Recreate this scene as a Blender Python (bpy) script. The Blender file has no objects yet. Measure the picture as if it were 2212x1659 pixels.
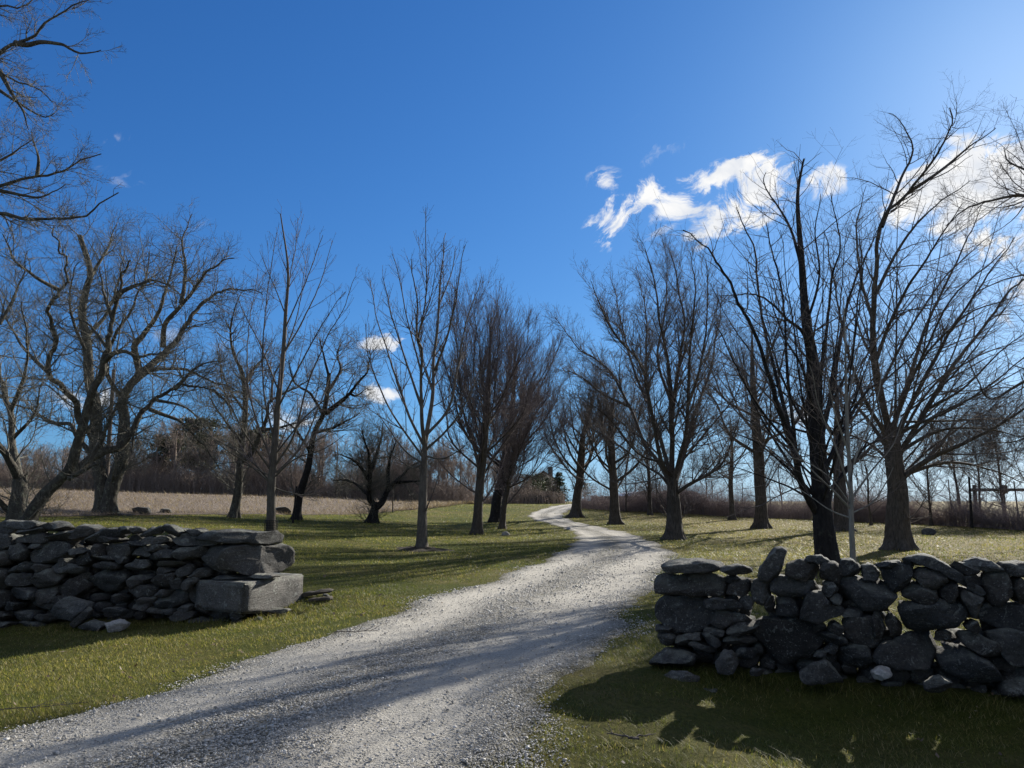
import bpy, math, random
import numpy as np
from mathutils import noise as mnoise, Vector
R_ = math.radians
rng = np.random.default_rng(7)
random.seed(7)
scene = bpy.context.scene
col = scene.collection

# ---------------------------------------------------------------- camera
CAM = np.array([0.0, 0.0, 1.55])
F, CX, CY, PITCH = 1662.0, 1106.0, 829.5, R_(8.57)     # measured on the photograph at 2212 px width
cd = bpy.data.cameras.new('camera'); cam = bpy.data.objects.new('camera', cd); col.objects.link(cam)
cam.location = CAM; cam.rotation_euler = (R_(90) + PITCH, 0, 0)
cd.sensor_width = 36; cd.lens = 36 * F / 2212; cd.clip_start = 0.05; cd.clip_end = 5000
scene.camera = cam
# ---------------------------------------------------------------- sky, sun, exposure
SUN_EL, SUN_AZ = 25.4, 37.5
SKY_GAIN, SKY_KNEE = (0.253, 0.655, 1.27), (0.006, 0.020, 0.040)
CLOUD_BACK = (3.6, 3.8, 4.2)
SUN_STRENGTH, SKY_STRENGTH, EXPOSURE = 5.0, 0.0605, 0.97
scene.view_settings.view_transform = 'Standard'; scene.view_settings.look = 'None'
scene.view_settings.exposure = EXPOSURE; scene.view_settings.gamma = 1
sl = bpy.data.lights.new('sun', 'SUN'); so = bpy.data.objects.new('sun', sl); col.objects.link(so)
sl.energy = SUN_STRENGTH; sl.angle = R_(0.55); sl.color = (1.0, 0.945, 0.85)
sd = Vector((math.sin(R_(SUN_AZ)) * math.cos(R_(SUN_EL)), math.cos(R_(SUN_AZ)) * math.cos(R_(SUN_EL)), math.sin(R_(SUN_EL))))
so.rotation_euler = sd.to_track_quat('Z', 'Y').to_euler()

def ray(px, py):
    x = (px - CX) / F; y = -(py - CY) / F
    c, s = math.cos(PITCH), math.sin(PITCH)
    return np.array([x, c - s * y, s + c * y])
def pt(px, py, Y):
    r = ray(px, py); return CAM + r * (Y / r[1])

world = bpy.data.worlds.new('World'); scene.world = world; world.use_nodes = True
wt = world.node_tree; wt.nodes.clear()
def N(t, kind, **kw):
    n = t.nodes.new(kind)
    for k, v in kw.items():
        if k == 'inp':
            for a, b in v.items(): n.inputs[a].default_value = b
        else: setattr(n, k, v)
    return n
def math_(t, op, a, b=None, c=None, clamp=False):
    n = t.nodes.new('ShaderNodeMath'); n.operation = op; n.use_clamp = clamp
    for i, v in enumerate((a, b, c)):
        if v is None: continue
        if isinstance(v, (int, float)): n.inputs[i].default_value = v
        else: t.links.new(v, n.inputs[i])
    return n.outputs[0]
def ramp_(t, fac, stops):
    n = t.nodes.new('ShaderNodeValToRGB'); e = n.color_ramp.elements
    while len(e) < len(stops): e.new(0.5)
    for x, (p, c) in zip(e, stops): x.position = p; x.color = (*c, 1) if len(c) == 3 else c
    t.links.new(fac, n.inputs[0]); return n.outputs[0]
def mix_(t, fac, a, b, mode='MIX'):
    n = t.nodes.new('ShaderNodeMix'); n.data_type = 'RGBA'; n.blend_type = mode
    for s, v in ((n.inputs[0], fac), (n.inputs[6], a), (n.inputs[7], b)):
        if isinstance(v, (int, float)): s.default_value = v
        elif isinstance(v, tuple): s.default_value = (*v, 1)
        else: t.links.new(v, s)
    return n.outputs[2]
def build_world():
    t = wt; L = t.links.new
    sky = N(t, 'ShaderNodeTexSky', sky_type='NISHITA', sun_disc=False, sun_elevation=R_(SUN_EL), sun_rotation=R_(SUN_AZ),
            altitude=0, air_density=1.0, dust_density=0.35, ozone_density=3.0)
    tc = N(t, 'ShaderNodeTexCoord'); sx = N(t, 'ShaderNodeSeparateXYZ'); L(tc.outputs['Generated'], sx.inputs[0])
    zl = math_(t, 'SQRT', math_(t, 'ADD', math_(t, 'MULTIPLY', sx.outputs[2], sx.outputs[2]), 0.0022))   # clear winter air: no yellow band at the horizon
    sv = N(t, 'ShaderNodeCombineXYZ'); L(sx.outputs[0], sv.inputs[0]); L(sx.outputs[1], sv.inputs[1]); L(zl, sv.inputs[2])
    svn = N(t, 'ShaderNodeVectorMath', operation='NORMALIZE'); L(sv.outputs[0], svn.inputs[0]); L(svn.outputs[0], sky.inputs['Vector'])
    gp = N(t, 'ShaderNodeVectorMath', operation='POWER'); L(sky.outputs[0], gp.inputs[0]); gp.inputs[1].default_value = (1.21, 1.0, 1.0)
    gr = N(t, 'ShaderNodeVectorMath', operation='MULTIPLY'); L(gp.outputs[0], gr.inputs[0]); gr.inputs[1].default_value = SKY_GAIN
    gd = N(t, 'ShaderNodeVectorMath', operation='MULTIPLY_ADD'); L(gr.outputs[0], gd.inputs[0]); gd.inputs[1].default_value = SKY_KNEE; gd.inputs[2].default_value = (1, 1, 1)
    gq = N(t, 'ShaderNodeVectorMath', operation='DIVIDE'); L(gr.outputs[0], gq.inputs[0]); L(gd.outputs[0], gq.inputs[1])
    skyc = gq.outputs[0]
    yy = math_(t, 'MAXIMUM', sx.outputs[1], 0.02)
    cb = N(t, 'ShaderNodeCombineXYZ')
    L(math_(t, 'DIVIDE', sx.outputs[0], yy), cb.inputs[0]); L(math_(t, 'DIVIDE', sx.outputs[2], yy), cb.inputs[1])
    warp = N(t, 'ShaderNodeTexNoise', inp={'Scale': 9.0, 'Detail': 5.0, 'Roughness': 0.6}); L(cb.outputs[0], warp.inputs['Vector'])
    w1 = N(t, 'ShaderNodeVectorMath', operation='SUBTRACT'); L(warp.outputs['Color'], w1.inputs[0]); w1.inputs[1].default_value = (.5, .5, .5)
    w2 = N(t, 'ShaderNodeVectorMath', operation='MULTIPLY_ADD'); L(w1.outputs[0], w2.inputs[0]); w2.inputs[1].default_value = (.055, .04, 0); L(cb.outputs[0], w2.inputs[2])
    uv = w2.outputs[0]
    # clouds: (px, py, half width, half height, tilt degrees, weight)
    C = [(1325, 470, 70, 42, 50, 1.0), (1400, 425, 60, 34, 38, 1.0), (1445, 455, 70, 45, 40, 1.15), (1490, 475, 30, 60, 10, .85), (1308, 392, 44, 30, 25, .62), (1300, 510, 40, 22, 40, .6),
         (1560, 452, 110, 50, 8, 1.4), (1530, 383, 100, 30, 24, 1.15), (1645, 343, 62, 20, 26, .95), (1690, 395, 125, 50, 8, 1.2), (1640, 405, 70, 48, 0, 1.1), (1610, 430, 80, 60, 0, .9),
         (2075, 395, 135, 85, 28, 1.8), (2190, 395, 95, 85, 0, 1.8), (1985, 445, 80, 42, 15, 1.2), (2290, 430, 140, 100, 0, 1.6), (2170, 520, 110, 42, 8, .85), (2215, 640, 70, 60, 0, .6),
         (826, 742, 44, 24, 8, .92), (645, 885, 62, 32, 15, .85), (838, 850, 50, 18, 0, .72), (150, 858, 90, 22, 0, .8), (1745, 905, 45, 30, 0, 1.0)]
    THIN = [(255, 385, 52, 40, -30, .9), (253, 298, 30, 17, 30, .9), (375, 722, 34, 30, 30, 1.0), (1445, 325, 55, 20, 28, 1.05), (1415, 262, 60, 32, 10, .7), (470, 745, 40, 18, 0, .8), (430, 480, 30, 20, 0, .6)]
    def blobs(CC):
        m = None
        for (px, py, a, b, al, w) in CC:
            r = ray(px, py)
            s = N(t, 'ShaderNodeVectorMath', operation='SUBTRACT'); L(uv, s.inputs[0]); s.inputs[1].default_value = (r[0] / r[1], r[2] / r[1], 0)
            rot = N(t, 'ShaderNodeVectorRotate', rotation_type='Z_AXIS'); L(s.outputs[0], rot.inputs['Vector']); rot.inputs['Angle'].default_value = R_(-al)
            sc = N(t, 'ShaderNodeVectorMath', operation='MULTIPLY'); L(rot.outputs[0], sc.inputs[0]); sc.inputs[1].default_value = (F / a / 1.35, F / b / 1.35, 0)
            ln = N(t, 'ShaderNodeVectorMath', operation='LENGTH'); L(sc.outputs[0], ln.inputs[0])
            v = math_(t, 'MULTIPLY', math_(t, 'SUBTRACT', 1.0, ln.outputs['Value'], clamp=True), w)
            m = v if m is None else math_(t, 'MAXIMUM', m, v)
        return m
    m = blobs(C); mt = blobs(THIN)
    fb = N(t, 'ShaderNodeTexNoise', inp={'Scale': 13.0, 'Detail': 13.0, 'Roughness': 0.66, 'Distortion': 1.1})
    st = N(t, 'ShaderNodeVectorRotate', rotation_type='Z_AXIS'); L(uv, st.inputs['Vector']); st.inputs['Angle'].default_value = R_(-35)
    st2 = N(t, 'ShaderNodeVectorMath', operation='MULTIPLY'); L(st.outputs[0], st2.inputs[0]); st2.inputs[1].default_value = (0.7, 1.15, 1); L(st2.outputs[0], fb.inputs['Vector'])
    fn = math_(t, 'SUBTRACT', fb.outputs[0], 0.5)
    def alpha_(m, gain, lo, hi, top):
        d = math_(t, 'ADD', math_(t, 'MULTIPLY', m, 1.5), math_(t, 'MULTIPLY', fn, gain))
        dens = N(t, 'ShaderNodeMapRange', interpolation_type='SMOOTHSTEP', inp={1: lo, 2: hi}); L(d, dens.inputs[0])
        gate = N(t, 'ShaderNodeMapRange', inp={1: 0.0, 2: 0.22}); L(m, gate.inputs[0])
        return math_(t, 'MULTIPLY', math_(t, 'MULTIPLY', dens.outputs[0], gate.outputs[0]), top)
    alpha = math_(t, 'MAXIMUM', alpha_(m, 7.5, 0.10, 1.25, 1.0), alpha_(mt, 9.5, 0.75, 2.6, 0.36))
    alpha = math_(t, 'MULTIPLY', alpha, math_(t, 'GREATER_THAN', sx.outputs[1], 0.1))
    shade = N(t, 'ShaderNodeTexNoise', inp={'Scale': 18.0, 'Detail': 5.0}); L(uv, shade.inputs['Vector'])
    cc = ramp_(t, shade.outputs[0], [(.34, (5.9, 6.3, 7.0)), (.58, (8.7, 8.6, 8.4))])
    L2 = mix_(t, math_(t, 'MULTIPLY', alpha, 0.96), skyc, cc)
    # unseen cumulus added behind the viewer and overhead to whiten the blue skylight
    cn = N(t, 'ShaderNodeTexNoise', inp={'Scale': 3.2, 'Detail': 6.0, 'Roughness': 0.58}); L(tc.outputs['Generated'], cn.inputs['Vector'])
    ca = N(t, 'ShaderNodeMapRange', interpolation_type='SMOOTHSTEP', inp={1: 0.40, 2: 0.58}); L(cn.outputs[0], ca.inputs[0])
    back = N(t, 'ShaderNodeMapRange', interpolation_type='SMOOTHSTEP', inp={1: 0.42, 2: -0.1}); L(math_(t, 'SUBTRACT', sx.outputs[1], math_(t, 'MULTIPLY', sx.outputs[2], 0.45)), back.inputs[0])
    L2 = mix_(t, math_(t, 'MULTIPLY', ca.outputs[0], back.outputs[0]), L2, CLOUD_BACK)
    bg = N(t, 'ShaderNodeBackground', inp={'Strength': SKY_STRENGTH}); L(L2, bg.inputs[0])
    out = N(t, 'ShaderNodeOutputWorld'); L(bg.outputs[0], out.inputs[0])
build_world()

# ---------------------------------------------------------------- helpers
def tag(o, label=None, cat=None, group=None, kind=None):
    for k, v in (('label', label), ('category', cat), ('group', group), ('kind', kind)):
        if v: o[k] = v
    return o
def empty(name, loc):
    o = bpy.data.objects.new(name, None); col.objects.link(o); o.location = loc; o.empty_display_size = .2
    return o
def mesh_obj(name, V, polys, mat, parent=None, smooth=True, attrs=None, at_base=True):
    """polys: list of int arrays (n,3) or (n,4). World-space vertices; the object's origin goes to its parent, or to its base."""
    V = np.asarray(V, dtype=np.float32)
    if parent is not None: org = np.array(parent.location)
    elif at_base: org = np.array([(V[:, 0].min() + V[:, 0].max()) / 2, (V[:, 1].min() + V[:, 1].max()) / 2, V[:, 2].min()])
    else: org = np.zeros(3)
    me = bpy.data.meshes.new(name)
    polys = [np.asarray(p, dtype=np.int32) for p in polys if len(p)]
    loops = np.concatenate([p.ravel() for p in polys]); sizes = np.concatenate([np.full(len(p), p.shape[1], np.int32) for p in polys])
    me.vertices.add(len(V)); me.vertices.foreach_set('co', (V - org).astype(np.float32).ravel())
    me.loops.add(len(loops)); me.loops.foreach_set('vertex_index', loops)
    me.polygons.add(len(sizes)); me.polygons.foreach_set('loop_start', np.concatenate([[0], np.cumsum(sizes)[:-1]]).astype(np.int32))
    if smooth: me.polygons.foreach_set('use_smooth', np.ones(len(sizes), bool))
    for k, a in (attrs or {}).items():
        at = me.attributes.new(k, 'FLOAT', 'POINT'); at.data.foreach_set('value', np.asarray(a, np.float32))
    me.update(calc_edges=True)
    me.materials.append(mat)
    o = bpy.data.objects.new(name, me); col.objects.link(o)
    if parent is not None: o.parent = parent
    else: o.location = org
    return o
def sstep(a, b, x):
    t = np.clip((np.asarray(x, float) - a) / (b - a), 0, 1); return t * t * (3 - 2 * t)
def ground(x, y):
    x = np.asarray(x, float); y = np.asarray(y, float)
    s = np.maximum(0, -x - 3)
    zl = (.075 * np.minimum(s, 16) + .036 * np.maximum(0, np.minimum(s, 60) - 16)) * sstep(12.3, 24, y)
    zr = 1.1 * sstep(40, 82, y) * (1 - sstep(12, 30, x))
    und = .022 * np.sin(x * .9 + 1.3 * np.sin(y * .5)) * np.sin(y * .8 + .7) + .03 * np.sin(x * .31 + 2) * np.sin(y * .27)
    dip = -(.17 + .055 * np.clip(-x - 3.6, 0, 5)) * sstep(4.8, 9.2, y) * (1 - sstep(11.8, 13.4, y)) * sstep(-1.9, -3.6, x)
    wd_ = (x - 1.34) * .381 + (y - 7.45) * .925; dip = dip - .17 * sstep(1.1, 2.5, x) * (1 - sstep(-.7, .5, wd_)) * sstep(-2, 1.5, y)
    return dip + np.sqrt(zl * zl + zr * zr) + und * sstep(1, 6, np.abs(y) + np.abs(x) * .3)
def at(px, py):
    """where the photograph's pixel (2212 px wide) meets the ground"""
    r = ray(px, py); t = 2.0
    while t < 400:
        p = CAM + r * t
        if p[2] <= ground(p[0], p[1]): break
        t += .05
    return p
# ---------------------------------------------------------------- materials
def new_mat(name):
    m = bpy.data.materials.new(name); m.use_nodes = True; t = m.node_tree
    b = t.nodes['Principled BSDF']; b.inputs['Roughness'].default_value = .9; b.inputs['Specular IOR Level'].default_value = .25
    return m, t, b
def tex(t, scale, detail=6, rough=.6, vec=None, kind='ShaderNodeTexNoise', dist=0, dims=None):
    n = t.nodes.new(kind)
    n.inputs['Scale'].default_value = scale
    if kind == 'ShaderNodeTexNoise':
        n.inputs['Detail'].default_value = detail; n.inputs['Roughness'].default_value = rough; n.inputs['Distortion'].default_value = dist
    if vec is not None: t.links.new(vec, n.inputs['Vector'])
    return n
def pos(t, scale=(1, 1, 1), obj=False):
    if obj: src = t.nodes.new('ShaderNodeTexCoord').outputs['Object']
    else: src = t.nodes.new('ShaderNodeNewGeometry').outputs['Position']
    m = t.nodes.new('ShaderNodeVectorMath'); m.operation = 'MULTIPLY'; t.links.new(src, m.inputs[0]); m.inputs[1].default_value = scale
    return m.outputs[0]
def bump(t, b, h, strength, dist, prev=None):
    n = t.nodes.new('ShaderNodeBump'); n.inputs['Strength'].default_value = strength; n.inputs['Distance'].default_value = dist
    t.links.new(h, n.inputs['Height'])
    if prev is not None: t.links.new(prev, n.inputs['Normal'])
    t.links.new(n.outputs[0], b.inputs['Normal']); return n.outputs[0]
def attr(t, name):
    n = t.nodes.new('ShaderNodeAttribute'); n.attribute_name = name; return n.outputs['Fac']
def fr(t, v, a, b_, clamp=True):
    n = t.nodes.new('ShaderNodeMapRange'); n.clamp = clamp; t.links.new(v, n.inputs[0]); n.inputs[1].default_value = a; n.inputs[2].default_value = b_
    return n.outputs[0]

def m_ground():
    m, t, b = new_mat('turf'); p = pos(t)
    b.inputs['Specular IOR Level'].default_value = .05
    big = tex(t, .22, 4, .6, p).outputs[0]; mid = tex(t, 1.6, 5, .65, p).outputs[0]; fine = tex(t, 34, 4, .7, pos(t, (1, .5, 1))).outputs[0]; vf = tex(t, 120, 3, .7, p).outputs[0]
    sx = t.nodes.new('ShaderNodeSeparateXYZ'); t.links.new(p, sx.inputs[0])
    side = fr(t, sx.outputs[0], 3, 12)            # the lawn right of the drive is drier
    dry = math_(t, 'ADD', math_(t, 'MULTIPLY', big, .9), math_(t, 'MULTIPLY', mid, .5)); dry = math_(t, 'ADD', dry, math_(t, 'MULTIPLY', side, .3))
    dryf = fr(t, dry, .62, .95)
    c = mix_(t, dryf, (.090, .103, .021), (.225, .178, .072))
    c = mix_(t, fr(t, fine, .35, .7), mix_(t, .55, c, (.018, .022, .006)), c)
    c = mix_(t, math_(t, 'MULTIPLY', fr(t, vf, .55, .75), .45), c, (.20, .19, .085))
    t.links.new(c, b.inputs['Base Color'])
    h = bump(t, b, mid, .5, .06); h = bump(t, b, fine, .9, .05, h); bump(t, b, vf, .8, .02, h)
    return m
def m_road():
    m, t, b = new_mat('gravel_surface'); p = pos(t); u = attr(t, 'across'); edge = attr(t, 'edge')
    n1 = tex(t, 1.1, 5, .6, p).outputs[0]; n2 = tex(t, 9, 6, .7, p).outputs[0]; n3 = tex(t, 70, 4, .75, p).outputs[0]
    vo = tex(t, 42, kind='ShaderNodeTexVoronoi', vec=p); vo2 = tex(t, 95, kind='ShaderNodeTexVoronoi', vec=p)
    uw = math_(t, 'ADD', u, math_(t, 'MULTIPLY', math_(t, 'SUBTRACT', n1, .5), .14))
    loose = ramp_(t, uw, [(0, (1, 1, 1)), (.09, (.5,) * 3), (.17, (.06,) * 3), (.27, (.06,) * 3), (.38, (.75,) * 3), (.52, (.8,) * 3), (.62, (.12,) * 3), (.82, (.05,) * 3), (.93, (.7,) * 3), (1, (1, 1, 1))])
    lf = math_(t, 'ADD', loose, math_(t, 'MULTIPLY', math_(t, 'SUBTRACT', n2, .5), .9), clamp=True)
    rnd = t.nodes.new('ShaderNodeSeparateColor'); t.links.new(vo.outputs['Color'], rnd.inputs[0]); rn2 = t.nodes.new('ShaderNodeSeparateColor'); t.links.new(vo2.outputs['Color'], rn2.inputs[0])
    fines = mix_(t, fr(t, n2, .3, .75), (.41, .385, .335), (.56, .53, .47))
    fines = mix_(t, math_(t, 'MULTIPLY', fr(t, rn2.outputs[0], .55, 1.0), .6), fines, (.22, .21, .18))
    fines = mix_(t, math_(t, 'MULTIPLY', fr(t, n3, .56, .7), .5), fines, (.19, .18, .155))
    peb = mix_(t, rnd.outputs[0], (.30, .285, .25), (.62, .595, .545))
    peb = mix_(t, fr(t, vo.outputs['Distance'], .3, .75), peb, (.085, .08, .065))
    c = mix_(t, lf, fines, peb)
    c = mix_(t, math_(t, 'MULTIPLY', fr(t, math_(t, 'MULTIPLY', n2, loose), .36, .5), .6), c, (.09, .085, .055))
    damp = tex(t, .55, 4, .6, pos(t, (1, .45, 1))).outputs[0]; c = mix_(t, math_(t, 'MULTIPLY', fr(t, damp, .5, .68), .32), c, (.16, .15, .125))
    c = mix_(t, math_(t, 'MULTIPLY', edge, fr(t, n2, .3, .6)), c, (.085, .08, .045))
    t.links.new(c, b.inputs['Base Color']); b.inputs['Roughness'].default_value = .95; b.inputs['Specular IOR Level'].default_value = .1
    h = bump(t, b, n2, .6, .03); h = bump(t, b, n3, .8, .012, h); h = bump(t, b, rn2.outputs[0], .7, .006, h)
    inv = math_(t, 'MULTIPLY', math_(t, 'SUBTRACT', 1, vo.outputs['Distance']), math_(t, 'ADD', math_(t, 'MULTIPLY', lf, .8), .2))
    bump(t, b, inv, 1.0, .022, h)
    return m
def m_field():
    m, t, b = new_mat('straw_ground'); p = pos(t)
    n1 = tex(t, .35, 4, .6, p).outputs[0]; n2 = tex(t, 5, 6, .75, pos(t, (.6, 1.4, 1))).outputs[0]; n3 = tex(t, 24, 4, .7, p).outputs[0]
    c = mix_(t, fr(t, n2, .35, .65), (.095, .073, .054), (.28, .22, .165))
    c = mix_(t, fr(t, n3, .3, .7), mix_(t, .5, c, (.06, .045, .03)), c)
    c = mix_(t, math_(t, 'MULTIPLY', fr(t, n1, .45, .7), .35), c, (.16, .13, .09))
    t.links.new(c, b.inputs['Base Color']); h = bump(t, b, n2, 1, .12); bump(t, b, n3, .8, .04, h); return m
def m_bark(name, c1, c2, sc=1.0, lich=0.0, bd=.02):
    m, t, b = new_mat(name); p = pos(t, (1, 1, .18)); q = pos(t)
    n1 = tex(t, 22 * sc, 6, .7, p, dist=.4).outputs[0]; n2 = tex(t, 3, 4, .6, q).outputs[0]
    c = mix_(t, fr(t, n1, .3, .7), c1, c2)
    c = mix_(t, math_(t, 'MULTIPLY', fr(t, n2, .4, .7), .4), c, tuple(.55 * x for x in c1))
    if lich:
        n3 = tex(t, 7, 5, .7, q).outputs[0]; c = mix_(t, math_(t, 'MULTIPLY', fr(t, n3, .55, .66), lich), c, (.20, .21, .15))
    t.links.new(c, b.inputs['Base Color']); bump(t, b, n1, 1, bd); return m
def m_stone(name, c1, c2, lich=.5):
    m, t, b = new_mat(name); p = pos(t); oi = t.nodes.new('ShaderNodeObjectInfo')
    sh = t.nodes.new('ShaderNodeVectorMath'); sh.operation = 'ADD'; t.links.new(p, sh.inputs[0]); t.links.new(oi.outputs['Location'], sh.inputs[1])
    n1 = tex(t, 4, 6, .65, p).outputs[0]; n2 = tex(t, 38, 5, .75, p).outputs[0]; n3 = tex(t, 11, 7, .72, p, dist=.7).outputs[0]; n4 = tex(t, 70, 3, .6, p).outputs[0]
    ly = tex(t, 9, 6, .7, pos(t, (.5, .5, 4))).outputs[0]
    c = mix_(t, fr(t, n1, .3, .7), c1, c2)
    c = mix_(t, math_(t, 'MULTIPLY', oi.outputs['Random'], .5), c, tuple(x * 1.9 for x in c2))
    r2 = math_(t, 'FRACT', math_(t, 'MULTIPLY', oi.outputs['Random'], 7.31)); c = mix_(t, math_(t, 'MULTIPLY', r2, .28), c, (.14, .105, .075))
    c = mix_(t, math_(t, 'MULTIPLY', fr(t, tex(t, 2.2, 4, .6, p).outputs[0], .5, .68), .5), c, tuple(x * .45 for x in c1))
    c = mix_(t, math_(t, 'MULTIPLY', fr(t, n2, .42, .62), .45), c, tuple(x * .35 for x in c1))
    l = math_(t, 'MULTIPLY', fr(t, math_(t, 'ADD', n3, math_(t, 'MULTIPLY', math_(t, 'SUBTRACT', n4, .5), .25)), .57, .64), lich)
    c = mix_(t, l, c, (.30, .31, .28))
    sz = t.nodes.new('ShaderNodeSeparateXYZ'); t.links.new(t.nodes.new('ShaderNodeNewGeometry').outputs['Normal'], sz.inputs[0])
    mo = math_(t, 'MULTIPLY', fr(t, sz.outputs[2], .2, .8), fr(t, tex(t, 6, 5, .7, p).outputs[0], .42, .6)); c = mix_(t, math_(t, 'MULTIPLY', mo, .6 * lich + .2), c, (.26, .27, .22))
    c = mix_(t, math_(t, 'MULTIPLY', fr(t, n4, .62, .68), .75 * lich), c, (.45, .46, .42))
    t.links.new(c, b.inputs['Base Color']); b.inputs['Roughness'].default_value = .85
    h = bump(t, b, ly, .9, .035); h = bump(t, b, n3, .8, .03, h); bump(t, b, n2, 1.0, .014, h); return m
def m_blade(name, cols, trans=.45):
    m, t, b = new_mat(name); r = attr(t, 'shade')
    c = ramp_(t, r, cols); t.links.new(c, b.inputs['Base Color']); b.inputs['Roughness'].default_value = .55; b.inputs['Specular IOR Level'].default_value = .3
    tl = t.nodes.new('ShaderNodeBsdfTranslucent'); br = mix_(t, 1.0, c, (1.5, 1.5, .9), 'MULTIPLY'); t.links.new(br, tl.inputs[0])
    mx = t.nodes.new('ShaderNodeMixShader'); mx.inputs[0].default_value = trans
    t.links.new(b.outputs[0], mx.inputs[1]); t.links.new(tl.outputs[0], mx.inputs[2]); t.links.new(mx.outputs[0], t.nodes['Material Output'].inputs[0]); return m
def m_plain(name, c, var=.4, sc=20, rough=.9):
    m, t, b = new_mat(name); n = tex(t, sc, 5, .65, pos(t)).outputs[0]
    t.links.new(mix_(t, fr(t, n, .3, .7), tuple(x * (1 - var) for x in c), c), b.inputs['Base Color']); b.inputs['Roughness'].default_value = rough
    bump(t, b, n, .5, .01); return m
M = dict(
    turf=m_ground(), road=m_road(), field=m_field(),
    bark=m_bark('grey_bark', (.028, .024, .019), (.125, .107, .088)), bark_old=m_bark('furrowed_bark', (.030, .027, .021), (.13, .117, .094), .8, .7, .04),
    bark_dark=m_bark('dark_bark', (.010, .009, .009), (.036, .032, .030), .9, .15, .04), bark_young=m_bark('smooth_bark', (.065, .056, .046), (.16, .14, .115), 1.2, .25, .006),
    bark_pale=m_bark('pale_smooth_bark', (.15, .14, .118), (.28, .265, .225), 1.2, .3, .006),
    twig=m_bark('twig_bark', (.075, .064, .058), (.17, .145, .13)), twig_red=m_bark('red_twig_bark', (.085, .070, .070), (.19, .162, .165)), twig_old=m_bark('lichened_twig_bark', (.085, .08, .066), (.21, .20, .165)),
    brush=m_bark('bramble_bark', (.15, .118, .096), (.36, .29, .24)), brush_purple=m_bark('purple_bramble_bark', (.17, .135, .13), (.42, .345, .33)),
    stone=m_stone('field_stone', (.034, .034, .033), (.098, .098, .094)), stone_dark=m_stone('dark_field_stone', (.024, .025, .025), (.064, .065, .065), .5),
    stone_pale=m_stone('pale_stone', (.36, .34, .32), (.52, .50, .46), .2), granite=m_stone('granite', (.095, .092, .086), (.19, .183, .17), .8),
    grass=m_blade('grass_blades', [(0, (.045, .060, .014)), (.35, (.112, .130, .028)), (.68, (.185, .185, .050)), (.8, (.25, .21, .075)), (1, (.40, .33, .17))]),
    straw=m_blade('straw', [(0, (.14, .10, .07)), (.6, (.30, .23, .17)), (1, (.50, .41, .31))], .2),
    needles=m_blade('conifer_needles', [(0, (.012, .022, .010)), (.6, (.028, .042, .018)), (1, (.06, .075, .03))], .15),
    pebble=m_blade('limestone_pebbles', [(0, (.19, .18, .155)), (.5, (.38, .36, .32)), (.9, (.52, .495, .45)), (1, (.68, .655, .61))], 0.0),
    leaf=m_blade('dead_leaves', [(0, (.07, .045, .028)), (.6, (.17, .12, .075)), (1, (.34, .27, .18))], .15),
    soil=m_plain('dark_soil', (.055, .043, .028)), wood=m_plain('weathered_wood', (.115, .10, .08), .5, 30), pole=m_plain('creosoted_wood', (.10, .08, .065)),
    metal=m_plain('galvanised_wire', (.25, .25, .25), .2), white=m_plain('white_clapboard', (.78, .77, .74), .08, 3, .6), roof=m_plain('roof_shingle', (.10, .095, .09)),
    glass=m_plain('dark_pane', (.03, .035, .04), .1, 1, .1), film=m_plain('white_plastic_film', (.80, .82, .84), .06, 2, .4), black=m_plain('black_mesh', (.02, .02, .02)),
)
# ---------------------------------------------------------------- ground, road, field
def axis(segs):
    out = []
    for a, b, s in segs: out += list(np.arange(a, b, s))
    return np.array(out + [segs[-1][1]])
def build_ground():
    X = axis([(-700, -120, 20), (-120, -40, 2.5), (-40, -14, .8), (-14, 14, .25), (14, 40, .8), (40, 120, 2.5), (120, 700, 20)])
    Y = axis([(-14, 0, .5), (0, 20, .22), (20, 60, .6), (60, 130, 1.6), (130, 900, 20)])
    gx, gy = np.meshgrid(X, Y); V = np.stack([gx, gy, ground(gx, gy)], -1).reshape(-1, 3)
    ny, nx = gx.shape; i = np.arange(ny - 1)[:, None] * nx + np.arange(nx - 1)[None, :]
    Q = np.stack([i, i + 1, i + nx + 1, i + nx], -1).reshape(-1, 4)
    tag(mesh_obj('ground', V, [Q], M['turf'], at_base=False), kind='structure')
build_ground()
RP = np.array([(-12, -11.2, -5.6), (-6, -8.1, -3.3), (-3, -6.8, -2.3), (1, -5.1, -1.15), (4.45, -3.8, -.28), (5.26, -3.48, .04), (6.5, -3.0, .47), (8.3, -2.36, .95), (10.5, -1.85, 1.48), (14, -.88, 2.45),
               (19.1, .5, 3.84), (22.4, 1.2, 4.7), (26, 1.9, 5.15), (32, 2.65, 5.45), (37, 3.05, 5.5), (41, 3.05, 5.2), (46, 2.6, 4.7), (50, 1.9, 4.1), (54, 1.15, 3.6), (59, 1.2, 3.8), (64, 2.0, 4.6), (70, 3.3, 5.9), (76, 4.7, 7.2), (84, 6.6, 9.0), (95, 9.5, 12.0)])
def smooth_interp(y, k):
    w = np.clip(.05 * np.maximum(y, 0) + .4, .4, 2.2); s = 0
    for d in (-1, -.5, 0, .5, 1): s = s + np.interp(y + d * w, RP[:, 0], RP[:, k])
    return s / 5
def edge_noise(y, ph, near=1.0):
    return .11 * np.sin(y * 1.3 + ph) + .07 * np.sin(y * 2.9 + 2.1 * ph) + .03 * np.sin(y * 7.7 + ph * 3)
def road_lr(y): return smooth_interp(y, 1) + edge_noise(y, .4), smooth_interp(y, 2) + edge_noise(y, 2.2)
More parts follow.
